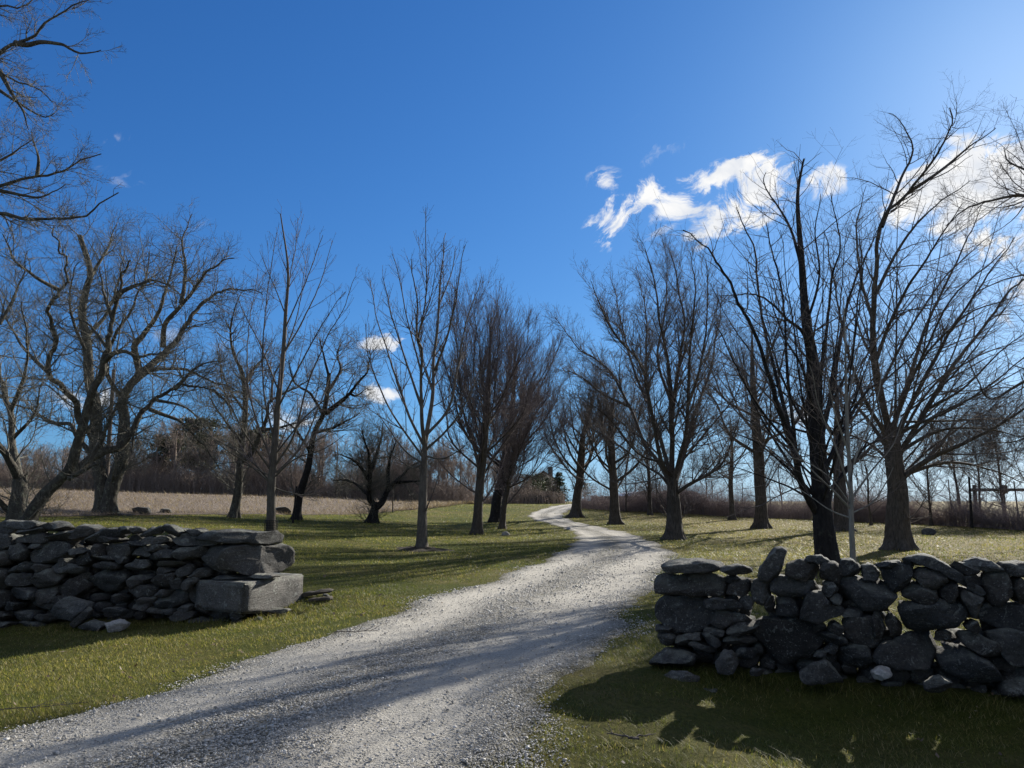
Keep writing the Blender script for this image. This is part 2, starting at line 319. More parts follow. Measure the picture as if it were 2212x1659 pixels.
def build_road():
    Y = axis([(-12, 0, .3), (0, 16, .06), (16, 45, .2), (45, 95, .4)]); l, r = road_lr(Y); l = l - .06; r = r + .06; nu = 45
    u = np.linspace(0, 1, nu)[None, :]; gx = l[:, None] + (r - l)[:, None] * u; gy = np.repeat(Y[:, None], nu, 1)
    fade = sstep(0, .07, u) * sstep(0, .07, 1 - u)
    prof = -.010 + .034 * fade - .02 * np.exp(-((u - .23) / .07) ** 2) - .02 * np.exp(-((u - .73) / .09) ** 2)
    gz = ground(gx, gy) + prof + .003 * np.sin(gx * 7 + gy * 3) * fade
    V = np.stack([gx, gy, gz], -1).reshape(-1, 3); ny = len(Y); i = np.arange(ny - 1)[:, None] * nu + np.arange(nu - 1)[None, :]
    Q = np.stack([i, i + 1, i + nu + 1, i + nu], -1).reshape(-1, 4)
    uu = np.repeat(u, ny, 0); ed = 1 - sstep(0, .13, np.minimum(uu, 1 - uu))
    tag(mesh_obj('gravel_road', V, [Q], M['road'], attrs={'across': uu.ravel(), 'edge': ed.ravel()}, at_base=False), kind='structure')
build_road()
FRONT = [(-700, 1118), (-300, 1118), (0, 1117), (130, 1117), (300, 1114), (600, 1112), (850, 1105), (970, 1094), (1030, 1088)]
BACK = [(-700, 1040), (-300, 1046), (0, 1051), (200, 1059), (450, 1071), (700, 1078), (900, 1083), (980, 1085), (1032, 1086)]
FLD = [np.array([at(*p) for p in FRONT]), None]
def _far(px, Y): r = ray(px, 1000); return np.array([r[0] / r[1] * Y, Y, 0])
FLD[1] = np.array([_far(p[0], 92 - max(0, p[0] - 700) * .02) for p in BACK])
def build_field():
    ns, nt = 150, 60; s = np.linspace(0, 1, ns); k = np.linspace(0, 1, len(FRONT))
    f = np.stack([np.interp(s, k, FLD[0][:, j]) for j in range(2)], -1); g = np.stack([np.interp(s, k, FLD[1][:, j]) for j in range(2)], -1)
    f[:, 1] += .25 * np.sin(f[:, 0] * 1.9) + .15 * np.sin(f[:, 0] * 4.3)
    t = np.linspace(0, 1, nt)[:, None, None] ** 1.3; P = f[None] * (1 - t) + g[None] * t
    z = ground(P[..., 0], P[..., 1]) + .05 * sstep(0, .03, t[..., 0]) + .012; V = np.concatenate([P, z[..., None]], -1).reshape(-1, 3)
    i = np.arange(nt - 1)[:, None] * ns + np.arange(ns - 1)[None, :]; Q = np.stack([i, i + 1, i + ns + 1, i + ns], -1).reshape(-1, 4)
    tag(mesh_obj('field', V, [Q], M['field'], at_base=False), kind='structure')
    # cut straw lying on the field
    n = 60000; a = rng.random(n); b = rng.random(n) ** 1.9
    F_ = np.stack([np.interp(a, k, FLD[0][:, j]) for j in range(2)], -1); G_ = np.stack([np.interp(a, k, FLD[1][:, j]) for j in range(2)], -1)
    P = F_ * (1 - b[:, None]) + G_ * b[:, None]; z = ground(P[:, 0], P[:, 1]) + .06
    d = np.linalg.norm(P, axis=1); L = (.10 + .2 * rng.random(n)) * np.clip(d / 40, .7, 1.6); w = .006 * d / 25; th = rng.random(n) * 6.28; up = rng.random(n) ** 2 * .9
    dx = np.stack([np.cos(th) * L, np.sin(th) * L, up * L * 1.1], -1); sd_ = np.stack([-np.sin(th), np.cos(th), 0 * th], -1) * w[:, None]
    B = np.concatenate([P, z[:, None]], -1); V = np.stack([B - sd_, B + sd_, B + dx], 1).reshape(-1, 3); I = np.arange(n * 3).reshape(n, 3)
    tag(mesh_obj('straw_stubble', V, [I], M['straw'], smooth=False, attrs={'shade': np.repeat(rng.random(n), 3)}, at_base=False), kind='stuff')
build_field()

# ---------------------------------------------------------------- stones and dry stone walls
def nz(p, s, oct=3):
    v = 0; a = 1
    for _ in range(oct):
        v += a * mnoise.noise(Vector((p[0] * s, p[1] * s, p[2] * s))); s *= 2.1; a *= .5
    return v
def stone_mesh(poly, T, seed, rough=.035, facets=9, nu=40, nv=15, edge=.3):
    """poly: outline (n,2) in metres around its own centre; T: half thickness. Returns vertices (u, thickness, v) and faces."""
    r = np.random.default_rng(seed); th = np.linspace(0, 2 * math.pi, nu, endpoint=False)
    c = poly.mean(0); Q = poly - c; Rr = np.zeros(nu)
    for k, a in enumerate(th):
        d = np.array([math.cos(a), math.sin(a)]); best = 0
        for i in range(len(Q)):
            p, q = Q[i], Q[(i + 1) % len(Q)]; e = q - p; den = d[0] * e[1] - d[1] * e[0]
            if abs(den) < 1e-9: continue
            t_ = (p[0] * e[1] - p[1] * e[0]) / den; s_ = (p[0] * d[1] - p[1] * d[0]) / den
            if t_ > 0 and -1e-6 <= s_ <= 1 + 1e-6: best = max(best, t_)
        Rr[k] = best
    Rs = (np.roll(Rr, 1) + 2 * Rr + np.roll(Rr, -1)) / 4; Rr = .72 * Rr + .28 * Rs
    phi = np.linspace(-math.pi / 2, math.pi / 2, nv + 2)[1:-1]
    cs = np.cos(phi)[:, None] ** edge; w = T * np.sign(np.sin(phi)) * np.abs(np.sin(phi)) ** .5
    V = np.stack([c[0] + cs * Rr * np.cos(th), np.repeat(w[:, None], nu, 1), c[1] + cs * Rr * np.sin(th)], -1).reshape(-1, 3)
    V = np.concatenate([V, [[c[0], -T, c[1]], [c[0], T, c[1]]]])
    size = math.sqrt(max(1e-6, np.ptp(Q[:, 0]) * np.ptp(Q[:, 1]))); cen = np.array([c[0], 0, c[1]])
    sc3 = np.array([np.ptp(Q[:, 0]) / 2, T, np.ptp(Q[:, 1]) / 2])
    for _ in range(facets):                                     # split faces
        n = r.normal(size=3) * (.55, 1.5, .55); n /= np.linalg.norm(n); N_ = n / sc3; N_ /= np.linalg.norm(N_)
        dd = (V - cen) @ N_; lim = dd.max() * r.uniform(.55, .88); ex = np.maximum(0, dd - lim); V = V - ex[:, None] * N_ * .92
    off = r.uniform(-50, 50, 3)
    D = np.array([nz(v + off, 2.2 / max(size, .05) * .6, 4) for v in V]); nrm = (V - cen) / sc3; nrm /= np.linalg.norm(nrm, axis=1)[:, None] + 1e-9
    D2 = np.array([nz(v * np.array([1, 1, 2.2]) + off, 14, 3) for v in V]); V = V + nrm * (D * rough * min(size, .5) + D2 * .010)[:, None]
    i = np.arange(nv - 1)[:, None] * nu + np.arange(nu)[None, :]; j = np.arange(nv - 1)[:, None] * nu + (np.arange(nu)[None, :] + 1) % nu
    F4 = np.stack([i, j, j + nu, i + nu], -1).reshape(-1, 4); a = np.arange(nu); b = (a + 1) % nu; top = (nv - 1) * nu
    F3 = np.concatenate([np.stack([b, a, np.full(nu, nv * nu)], -1), np.stack([top + a, top + b, np.full(nu, nv * nu + 1)], -1)])
    return V, F4, F3
def ngon(rx, ry, rot, r, n=9):
    a = np.sort(np.linspace(0, 2 * math.pi, n, endpoint=False) + r.uniform(-.2, .2, n)); k = r.uniform(.86, 1.1, n)
    p = 2.6; q = (np.abs(np.cos(a)) ** p + np.abs(np.sin(a)) ** p) ** (-1 / p)
    P = np.stack([rx * k * q * np.cos(a), ry * k * q * np.sin(a)], -1); c, s = math.cos(rot), math.sin(rot)
    return P @ np.array([[c, s], [-s, c]])
class Wall:
    def __init__(s, A, B, conv, name, label, group):
        s.A = np.array(A, float); s.B = np.array(B, float); s.d = (s.B - s.A) / np.linalg.norm(s.B - s.A); s.L = np.linalg.norm(s.B - s.A)
        s.n = np.array([-s.d[1], s.d[0]]); s.conv = conv                   # n points away from the camera
        s.root = tag(empty(name, (*(s.A + s.B) / 2, 0)), label, 'wall', group, 'thing'); s.k = 0
    def uv(s, zx, zy):
        r = ray(*s.conv(zx, zy)); M_ = np.array([[r[0], -s.d[0]], [r[1], -s.d[1]]]); t_, u = np.linalg.solve(M_, s.A); return np.array([u, CAM[2] + r[2] * t_])
    def world(s, V, depth):
        u, w, v = V[:, 0], V[:, 1] + depth, V[:, 2]
        return np.stack([s.A[0] + s.d[0] * u + s.n[0] * w, s.A[1] + s.d[1] * u + s.n[1] * w, v], -1)
    def stone(s, pts, T=.2, depth=None, mat='stone_dark', name='stone', label=None, grow=1.12, parent=True, rough=.10, facets=12, **kw):
        P = np.array([s.uv(*p) for p in pts]); c = P.mean(0); P = c + (P - c) * grow; s.k += 1
        r = np.random.default_rng(s.k * 31 + len(s.root.name)); depth = T * .95 + r.uniform(-.02, .05) if depth is None else depth
        V, F4, F3 = stone_mesh(P, T, s.k * 17 + len(pts), rough, facets, **kw); V = s.world(V, depth)
        o = mesh_obj(name, V, [F4, F3], M[mat], s.root if parent else None)
        if label: o['label'] = label
        return o
def parse(txt):
    out = []
    for ln in txt.strip().splitlines():
        h, _, body = ln.partition(':'); out.append((h.split(), [tuple(map(float, q.split(','))) for q in body.split()]))
    return out
def ell(cx, cy, w, h, rot, seed):
    P = ngon(w / 2, h / 2, R_(rot), np.random.default_rng(seed)); return [(cx + a, cy + b) for a, b in P]
def fill_stones(W, u0, u1, v1, depth, size, holes, seed, name='stones', v=.02):
    r = np.random.default_rng(seed); VV, Q4, Q3 = [], [], []; n0 = 0
    while v < v1(0):
        h = size * r.uniform(.7, 1.3); u = u0
        while u < u1:
            w = size * r.uniform(1.1, 2.2); cu, cv = u + w / 2, v + h / 2 + r.uniform(-.02, .02)
            if cv < v1(cu) and not any(abs(cu - a) < w * .5 + .05 and abs(cv - b) < h * .5 + .05 for a, b in holes):
                V, F4, F3 = stone_mesh(ngon(w * .55, h * .56, r.uniform(-.2, .2), r) + (cu, cv), r.uniform(.13, .2), int(r.integers(1e6)), .05, 5, 14, 7)
                VV.append(W.world(V, depth + r.uniform(-.03, .06))); Q4.append(F4 + n0); Q3.append(F3 + n0); n0 += len(V)
            u += w
        v += h * .92
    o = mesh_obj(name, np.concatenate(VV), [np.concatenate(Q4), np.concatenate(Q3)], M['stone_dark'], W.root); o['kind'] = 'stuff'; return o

RIGHT = """P capstone 0.26 : 248,290 300,276 430,272 552,288 548,316 470,333 270,337
P stone 0.26 : 225,350 260,338 470,338 555,355 588,450 560,460 220,455 205,400
P stone 0.27 : 215,500 260,465 420,460 500,500 515,580 470,640 400,665 300,655 215,600 195,550
P stone 0.14 : 460,485 560,470 650,490 690,520 640,530 500,525
P stone 0.18 : 545,305 620,292 735,310 730,352 600,338
P stone 0.2 : 590,400 640,365 725,375 725,460 600,455
P stone 0.2 : 505,570 540,540 690,535 722,590 680,615 540,640 505,610
P stone 0.22 : 800,540 860,548 980,578 1090,640 1125,720 1080,790 900,840 800,812 768,740 750,630
P stone 0.2 : 735,390 770,372 845,385 840,450 790,512 740,470
P stone 0.2 : 930,350 940,290 1000,258 1080,270 1100,320 1070,375 980,375
P stone 0.16 : 1035,245 1110,238 1165,270 1120,287 1040,265
P stone 0.18 : 1090,330 1120,285 1190,278 1238,340 1210,400 1130,372
P stone 0.22 : 840,385 900,355 1060,368 1085,420 1040,472 920,472 845,432
P stone 0.18 : 862,478 990,475 992,572 870,566
P stone 0.22 : 1000,560 1060,440 1110,430 1180,500 1235,530 1220,570 1060,615 1010,600
P stone 0.2 : 1195,270 1280,265 1340,310 1320,350 1230,352
P stone 0.18 : 1345,295 1400,290 1440,340 1430,385 1350,362
P stone 0.25 : 1200,430 1240,365 1420,375 1500,420 1515,470 1440,540 1390,565 1240,520
P stone 0.2 : 1440,310 1540,275 1600,300 1612,370 1570,430 1520,437 1470,380
P capstone 0.2 : 1530,260 1700,243 1800,280 1900,350 1922,412 1880,412 1760,322 1640,290
P stone 0.2 : 1615,340 1680,308 1790,330 1815,380 1780,420 1680,412
P stone 0.2 : 1555,440 1620,390 1740,430 1757,480 1690,517 1590,490
P stone 0.25 : 1555,500 1700,515 1760,480 1890,510 1920,560 1870,620 1640,675 1580,620
P stone 0.18 : 1460,580 1500,530 1555,570 1560,690 1520,717 1490,640
P stone 0.22 : 1230,600 1270,580 1420,585 1465,650 1440,747 1350,742 1260,690
P stone 0.22 : 1185,780 1280,725 1370,745 1395,830 1350,872 1220,842
P stone 0.25 : 1400,790 1460,720 1560,690 1700,680 1745,770 1690,850 1540,882 1420,842
P stone 0.18 : 1820,280 1900,280 1985,320 1930,352 1860,330
P stone 0.2 : 1900,270 1950,252 2040,265 2120,320 2060,327 1960,312
P stone 0.2 : 2110,285 2212,283 2260,290 2250,372 2130,367
P stone 0.22 : 2010,350 2050,320 2145,325 2152,480 2100,512 2020,490
P stone 0.22 : 2155,380 2215,370 2265,400 2255,500 2165,517
P stone 0.18 : 1870,430 1920,425 1990,470 2020,520 1990,572 1950,582 1900,500
P stone 0.22 : 2010,510 2100,510 2260,520 2260,652 2060,642 1990,582
P stone 0.2 : 1870,660 1960,670 2080,730 2147,830 2140,857 2040,812 1900,722
P stone 0.26 : 1755,800 1900,750 2050,830 2130,960 2000,980 1800,890
P stone 0.26 : 2000,660 2140,650 2300,680 2300,852 2180,852 2080,742
P stone 0.26 : 2140,860 2300,840 2320,1010 2110,1000
E stone 0.2 : 620,375 90,44 0,0
E stone 0.2 : 680,640 178,72 -6,0
E stone 0.2 : 665,702 190,52 0,0
E stone 0.18 : 530,660 112,44 12,0
E stone 0.18 : 510,700 130,58 20,0
E stone 0.16 : 460,742 150,40 20,0
E stone 0.2 : 268,695 118,66 14,0
E stone 0.15 : 360,700 82,48 0,0
E stone 0.15 : 700,505 75,80 0,0
E stone 0.14 : 835,505 55,90 0,0
E stone 0.15 : 1160,425 100,76 0,0
E stone 0.15 : 1195,480 76,58 10,0
E stone 0.14 : 1475,290 120,36 0,0
E stone 0.16 : 1420,620 60,150 0,0
E stone 0.15 : 1295,555 118,48 3,0
E stone 0.14 : 1110,643 62,62 0,0
E stone 0.14 : 1190,638 96,60 18,0
E stone 0.18 : 1172,697 184,80 10,0
E stone 0.14 : 1110,778 72,40 -10,0
E stone 0.14 : 1170,758 80,52 0,0
E stone 0.2 : 1955,372 112,80 0,0
E stone 0.18 : 1815,435 110,118 10,0
E stone 0.16 : 1965,428 104,48 28,0
E stone 0.16 : 700,770 130,60 0,0
E stone 0.14 : 1590,300 60,60 0,0
E stone 0.18 : 250,640 120,40 5,0
E stone 0.16 : 420,690 110,50 -8,0
E stone 0.18 : 1840,590 120,70 10,0
E stone 0.18 : 1950,630 90,60 0,0
E stone 0.18 : 1800,690 130,60 12,0"""
wr = Wall((1.34, 7.45), (4.18, 6.28), lambda x, y: (1327.2 + .4 * x, 1106 + .4 * y), 'dry_stone_wall', 'low dry stone wall with gaps of light between its boulders, right of the gravel drive', 'dry stone walls flanking the drive')
for h, p in parse(RIGHT):
    if h[0] == 'E': p = ell(*p[0], *p[1], p[2][0], int(p[0][0] * 7 + p[0][1]))
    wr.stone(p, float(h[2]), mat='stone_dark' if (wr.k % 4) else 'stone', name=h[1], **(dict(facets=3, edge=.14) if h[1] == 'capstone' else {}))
wr.stone([(770, 375), (775, 300), (850, 200), (900, 188), (937, 212), (925, 250), (895, 350), (830, 388)], .13, depth=.08, mat='stone', name='leaning_stone', label='tall slab leaning upright on top of the wall', edge=.25, grow=.97)
wr.stone([(1385, 860), (1420, 838), (1480, 840), (1495, 880), (1450, 900), (1400, 895)], .09, depth=-.02, mat='stone_pale', name='stone', label='small pale stone at the foot of the wall')
holes = [wr.uv(*q) for q in [(500, 468), (570, 355), (700, 350), (1100, 400), (745, 540), (860, 455), (970, 582), (1150, 605), (1200, 600), (1535, 470), (1580, 625), (1735, 700), (1755, 750), (1880, 625), (1935, 650), (2150, 505), (820, 420), (1350, 290), (1640, 310)]]
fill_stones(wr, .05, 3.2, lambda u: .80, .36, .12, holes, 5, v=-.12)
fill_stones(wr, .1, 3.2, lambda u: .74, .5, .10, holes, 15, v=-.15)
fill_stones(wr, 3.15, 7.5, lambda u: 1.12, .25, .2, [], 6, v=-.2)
# ground stones in front of the right wall: loose things of their own
def loose(W, pts, T, depth, mat, label, group='loose stones lying at the wall foot', name='fallen_stone', edge=.5):
    o = W.stone(pts, T, depth, mat, name, None, 1.0, parent=False, rough=.05, facets=9, edge=edge); return tag(o, label, 'stone', group)
loose(wr, [(180, 770), (260, 735), (400, 740), (440, 785), (420, 840), (200, 840)], .22, .06, 'stone_dark', 'broad dark boulder half sunk under the drive end of the right wall')
loose(wr, [(270, 865), (330, 825), (420, 820), (495, 860), (470, 905), (290, 905)], .15, -.28, 'stone', 'flat grey stone in the grass before the drive end of the right wall')
loose(wr, [(550, 800), (590, 742), (640, 745), (678, 820), (650, 868), (570, 860)], .13, -.05, 'stone', 'rounded upright stone leaning at the foot of the right wall')
loose(wr, [(975, 870), (1060, 810), (1140, 790), (1200, 840), (1245, 910), (1000, 915)], .14, -.08, 'stone', 'wedge shaped stone with a pale face against the right wall foot')
loose(wr, ell(530, 930, 135, 70, -5, 3), .12, -.45, 'stone_dark', 'small stone sunk in the dark grass furthest in front of the right wall')
loose(wr, ell(1735, 915, 150, 95, 4, 4), .14, -.12, 'stone_dark', 'round dark stone under the rubble at the far right of the wall')
loose(wr, ell(775, 850, 66, 50, 0, 5), .08, -.1, 'stone_dark', 'little dark stone between the big slab and the wedge shaped stone')

LEFT = """P capstone 0.33 : 1440,458 1480,425 1700,413 1900,418 1950,433 1998,485 1900,492 1700,484 1460,487
P capstone 0.34 : 1120,452 1250,423 1440,413 1445,487 1350,502 1180,507
P boulder 0.36 : 1495,625 1505,575 1545,535 1650,508 1900,500 1975,505 2015,560 2034,612 2012,657 1900,702 1720,705 1600,692 1515,665
P stone 0.3 : 1335,600 1400,520 1530,500 1560,540 1500,600 1510,702 1420,690
P stone 0.2 : 1050,385 1090,363 1150,373 1195,412 1170,447 1080,432
P stone 0.25 : 895,432 950,385 1040,378 1055,420 940,442
P stone 0.3 : 525,462 620,398 740,398 765,452 600,477
P stone 0.3 : 395,430 480,363 590,398 600,430 430,462
P stone 0.3 : 195,375 280,348 380,358 388,392 300,412 210,402
P stone 0.3 : 10,490 60,435 240,428 275,482 150,502
P stone 0.28 : 170,560 260,490 400,478 442,540 420,602 260,627 200,602
P stone 0.22 : 440,610 480,560 580,530 605,590 560,632 480,647
P stone 0.25 : 660,500 720,480 830,490 842,560 790,602 710,592
P stone 0.2 : 838,582 880,520 940,503 992,572 930,592
P stone 0.22 : 978,612 1030,560 1110,535 1147,577 1120,612
P stone 0.22 : 1148,562 1200,525 1340,510 1372,552 1330,602 1200,607
P stone 0.2 : 833,642 860,600 960,595 977,642 920,672 840,667
P stone 0.2 : 1013,650 1100,668 1182,670 1140,707 1040,702
P stone 0.2 : 1163,682 1230,625 1262,640 1250,702 1190,712
P stone 0.24 : 813,762 870,715 980,700 1002,742 900,792 840,802
P stone 0.22 : 998,742 1050,710 1150,700 1152,762 1110,792 1020,782
P stone 0.22 : 843,832 900,780 980,755 1027,802 1000,842 900,852
P stone 0.3 : 528,742 570,690 650,665 770,690 802,732 740,802 640,837 550,792
P stone 0.3 : 328,792 400,720 500,705 547,762 540,822 440,882 370,852
P stone 0.25 : 178,732 220,690 310,675 372,702 350,762 220,787
P stone 0.25 : 18,692 90,610 180,588 192,642 170,692 90,702
P stone 0.22 : 178,662 220,630 290,645 282,682 200,697
P stone 0.24 : 308,642 350,625 520,650 502,697 340,692
P stone 0.25 : 18,742 40,700 170,698 182,762 150,792 30,782
P stone 0.25 : 18,832 60,795 195,793 202,862 30,872
P stone 0.25 : 198,842 220,790 310,785 347,822 320,892 220,902
P stone 0.28 : 1238,842 1290,760 1380,730 1425,740 1435,882 1380,907 1260,882
P stone 0.28 : 1008,892 1060,840 1180,800 1237,832 1220,892 1120,932 1030,942
P stone 0.2 : 858,882 950,858 1022,848 1002,902 900,932
P stone 0.2 : 0,520 90,503 152,542 120,602 20,602
P stone 0.25 : -150,470 -60,430 10,440 15,500 -40,530 -140,525
P stone 0.28 : -170,570 -90,530 0,540 20,620 -60,660 -160,640
P stone 0.28 : -200,690 -100,660 10,680 20,780 -60,810 -190,790
P stone 0.28 : -180,830 -60,820 20,840 20,910 -100,930 -190,910
P stone 0.28 : -160,380 -60,340 60,350 50,400 -50,430 -150,420
P stone 0.26 : 1345,965 1420,890 1530,878 1602,942 1570,1000 1420,1010
P stone 0.24 : 1278,945 1330,895 1402,900 1385,965 1300,970
E stone 0.28 : 1540,735 262,40 2,0
E stone 0.28 : 1735,716 165,34 -2,0
E stone 0.22 : 1258,422 150,48 -8,0
E stone 0.18 : 870,405 100,42 -6,0
E stone 0.2 : 795,405 105,52 -10,0
E stone 0.28 : 150,405 155,54 -6,0
E stone 0.28 : 80,372 260,54 -4,0
E stone 0.3 : 380,445 300,66 -5,0
E stone 0.28 : 660,470 200,40 3,0
E stone 0.18 : 490,545 132,46 -6,0
E stone 0.2 : 1030,530 130,58 -5,0
E stone 0.16 : 905,492 115,46 0,0
E stone 0.2 : 1010,470 165,46 3,0
E stone 0.2 : 1130,635 192,50 -4,0
E stone 0.2 : 680,642 182,56 6,0
E stone 0.18 : 645,590 135,40 5,0
E stone 0.2 : 1320,702 142,72 -12,0
E stone 0.15 : 1275,742 82,52 0,0
E stone 0.16 : 1165,757 62,92 0,0
E stone 0.16 : 1235,772 84,82 0,0
E stone 0.18 : 370,882 122,60 0,0
E stone 0.18 : 1080,827 102,58 -8,0
E stone 0.25 : 290,925 240,58 4,0
E stone 0.2 : 40,912 125,72 0,0
E stone 0.25 : 200,518 110,50 0,0
E stone 0.2 : 770,862 85,60 0,0
E stone 0.2 : 640,545 70,90 0,0
E stone 0.2 : 400,625 90,60 0,0
E stone 0.18 : 1450,1035 200,56 4,0
E stone 0.18 : 1200,985 165,60 -6,0
E stone 0.18 : 1215,932 110,46 0,0
E stone 0.16 : 780,605 90,60 0,0
E stone 0.16 : 1280,560 60,80 0,0
E stone 0.26 : 110,985 190,66 3,0
E stone 0.26 : 300,1000 210,60 -4,0
E stone 0.26 : -60,1000 170,80 0,0
E stone 0.26 : -30,1060 210,66 0,0
E stone 0.26 : 180,1050 180,60 5,0
E stone 0.22 : 930,925 110,60 0,0
E stone 0.22 : 1010,960 150,54 5,0
E stone 0.2 : 1110,965 110,50 -5,0
E stone 0.22 : 1330,1020 170,50 3,0
E stone 0.2 : 1560,1030 120,44 0,0"""
wl = Wall((-7.97, 11.98), (-3.15, 11.6), lambda x, y: (.32 * x, 1017.5 + .32 * y), 'dry_stone_wall', 'long dry stone wall left of the drive ending in a pale cut granite block', 'dry stone walls flanking the drive')
we = Wall((-5.33, 10.51), (-3.18, 12.57), wl.conv, 'dry_stone_wall', 'x', 'x'); bpy.data.objects.remove(we.root); we.root = wl.root   # the end of the wall turns away
for h, p in parse(LEFT):
    if h[0] == 'E': p = ell(*p[0], *p[1], p[2][0], int(p[0][0] * 7 + p[0][1]))
    T = float(h[2]); top = min(q[1] for q in p) < 440
    (we if h[1] == 'boulder' or p[0][0] == 1440 else wl).stone(p, T, depth=T + (.05 if top else 0), mat='stone' if (wl.k % 3 or top) else 'stone_dark', name=h[1], label='rounded boulder above the cut block, its right end sunlit' if h[1] == 'boulder' else None, **(dict(facets=7, edge=.26, rough=.22, nu=56, nv=25) if h[1] == 'boulder' else dict(facets=3, edge=.14) if h[1] == 'capstone' else {}))
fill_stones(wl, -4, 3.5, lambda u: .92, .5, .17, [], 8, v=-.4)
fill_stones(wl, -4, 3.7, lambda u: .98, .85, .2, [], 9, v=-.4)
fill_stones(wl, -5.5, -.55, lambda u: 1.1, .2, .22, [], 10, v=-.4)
def end_block():
    def g(px, Y, z): r = ray(px, 1200); return np.array([r[0] / r[1] * Y, Y, z])
    C = [(425, 11.85), (531, 11.28), (659, 12.95), (560, 13.3)]; bot = [-.06, -.05, -.27, -.25]; topz = [.36, .37, .35, .35]
    V = []; n = 26
    B = np.array([g(p, Y, z) for (p, Y), z in zip(C, bot)]); T_ = np.array([g(p, Y, z) for (p, Y), z in zip(C, topz)])
    bm_ = __import__('bmesh').new(); vs = [bm_.verts.new(v) for v in [*B, *T_]]
    for f in ((0, 1, 5, 4), (1, 2, 6, 5), (2, 3, 7, 6), (3, 0, 4, 7), (4, 5, 6, 7), (3, 2, 1, 0)): bm_.faces.new([vs[i] for i in f])
    B_ = __import__('bmesh').ops; B_.bevel(bm_, geom=bm_.edges[:], offset=.025, segments=2, affect='EDGES'); B_.subdivide_edges(bm_, edges=[e for e in bm_.edges if e.calc_length() > .2], cuts=9, use_grid_fill=True)
    B_.triangulate(bm_, faces=bm_.faces[:]); bm_.verts.ensure_lookup_table()
    V = np.array([v.co[:] for v in bm_.verts]); D = np.array([nz(v, 4, 4) for v in V]); D2 = np.array([nz(v + 9, 4, 4) for v in V])
    V = V + np.stack([D, D2, D * .6], -1) * .014; F3 = [[l.index for l in f.verts] for f in bm_.faces]; bm_.free()
    o = mesh_obj('end_block', V, [np.array(F3)], M['granite'], wl.root); o['label'] = 'pale flat faced granite block at the drive end'
end_block()
loose(wl, [(860, 1000), (900, 960), (980, 955), (1015, 985), (980, 1035), (890, 1045)], .16, -.55, 'stone_pale', 'pale whitish stone alone in the shaded grass before the left wall')
loose(wl, [(380, 970), (480, 850), (560, 815), (650, 860), (650, 930), (560, 1000)], .2, -.18, 'stone', 'large tilted slab slumped against the foot of the left wall')
loose(wl, [(570, 1010), (700, 890), (735, 910), (680, 970), (600, 1045)], .12, -.3, 'stone', 'narrow slab sliding down beside the tilted slab at the left wall')
loose(wl, [(640, 1020), (700, 970), (790, 990), (850, 1030), (700, 1065)], .16, -.4, 'stone', 'flat rubble stone between the slumped slabs and the whitish stone')
loose(wl, ell(810, 940, 150, 70, 6, 12), .15, -.1, 'stone_dark', 'dark rubble stone behind the whitish stone at the left wall')
loose(wl, ell(1630, 968, 105, 56, 0, 13), .12, -.15, 'stone_dark', 'small round stone on another under the cut granite block')
loose(wl, ell(1630, 1012, 95, 46, 0, 14), .12, -.15, 'stone_dark', 'small round stone beneath another, under the cut granite block')
loose(wl, ell(1812, 962, 182, 40, -3, 15), .16, .35, 'stone', 'thin flat stone wedged under the sunlit face of the granite block')
loose(wl, ell(1750, 1005, 100, 46, 8, 16), .1, -.05, 'stone', 'broken sunlit stone at the corner of the granite block')
loose(wl, ell(2095, 880, 55, 22, 8, 17), .08, .75, 'stone', 'small grey stone by the old planks at the end of the left wall')

# ---------------------------------------------------------------- bare trees
def unit(v): return v / (np.linalg.norm(v, axis=-1, keepdims=True) + 1e-12)
def catmull(P, n):
    P = np.asarray(P, float)
    if len(P) == 2: return P[0] + (P[1] - P[0]) * np.linspace(0, 1, n)[:, None]
    E = np.vstack([2 * P[0] - P[1], P, 2 * P[-1] - P[-2]]); L = np.concatenate([[0], np.cumsum(np.linalg.norm(np.diff(P, axis=0)[:, :3], axis=1))])
    t = np.linspace(0, L[-1], n); k = np.clip(np.searchsorted(L, t, 'right') - 1, 0, len(P) - 2); f = ((t - L[k]) / (L[k + 1] - L[k] + 1e-9))[:, None]
    a, b, c, d = E[k], E[k + 1], E[k + 2], E[k + 3]
    return .5 * (2 * b + (c - a) * f + (2 * a - 5 * b + 4 * c - d) * f * f + (3 * b - a - 3 * c + d) * f ** 3)
def tubes(P, R, sides):
    """P (N,S,3) paths, R (N,S) radii -> vertices and quads of N open tubes"""
    N_, S, _ = P.shape; T = np.empty_like(P); T[:, 1:-1] = P[:, 2:] - P[:, :-2]; T[:, 0] = P[:, 1] - P[:, 0]; T[:, -1] = P[:, -1] - P[:, -2]; T = unit(T)
    mean = unit(P[:, -1] - P[:, 0]); ax = np.where(np.abs(mean[:, 2:3]) < .75, np.array([[0, 0, 1.0]]), np.array([[1.0, 0.3, 0]]))
    A = unit(np.cross(T, ax[:, None, :])); B = np.cross(T, A); th = np.linspace(0, 2 * math.pi, sides, endpoint=False)
    V = P[:, :, None, :] + R[:, :, None, None] * (np.cos(th)[None, None, :, None] * A[:, :, None, :] + np.sin(th)[None, None, :, None] * B[:, :, None, :])
    base = (np.arange(N_) * S * sides)[:, None, None] + (np.arange(S - 1) * sides)[None, :, None]; i = base + np.arange(sides)[None, None, :]; j = base + ((np.arange(sides) + 1) % sides)[None, None, :]
    return V.reshape(-1, 3), np.stack([i, j, j + sides, i + sides], -1).reshape(-1, 4)
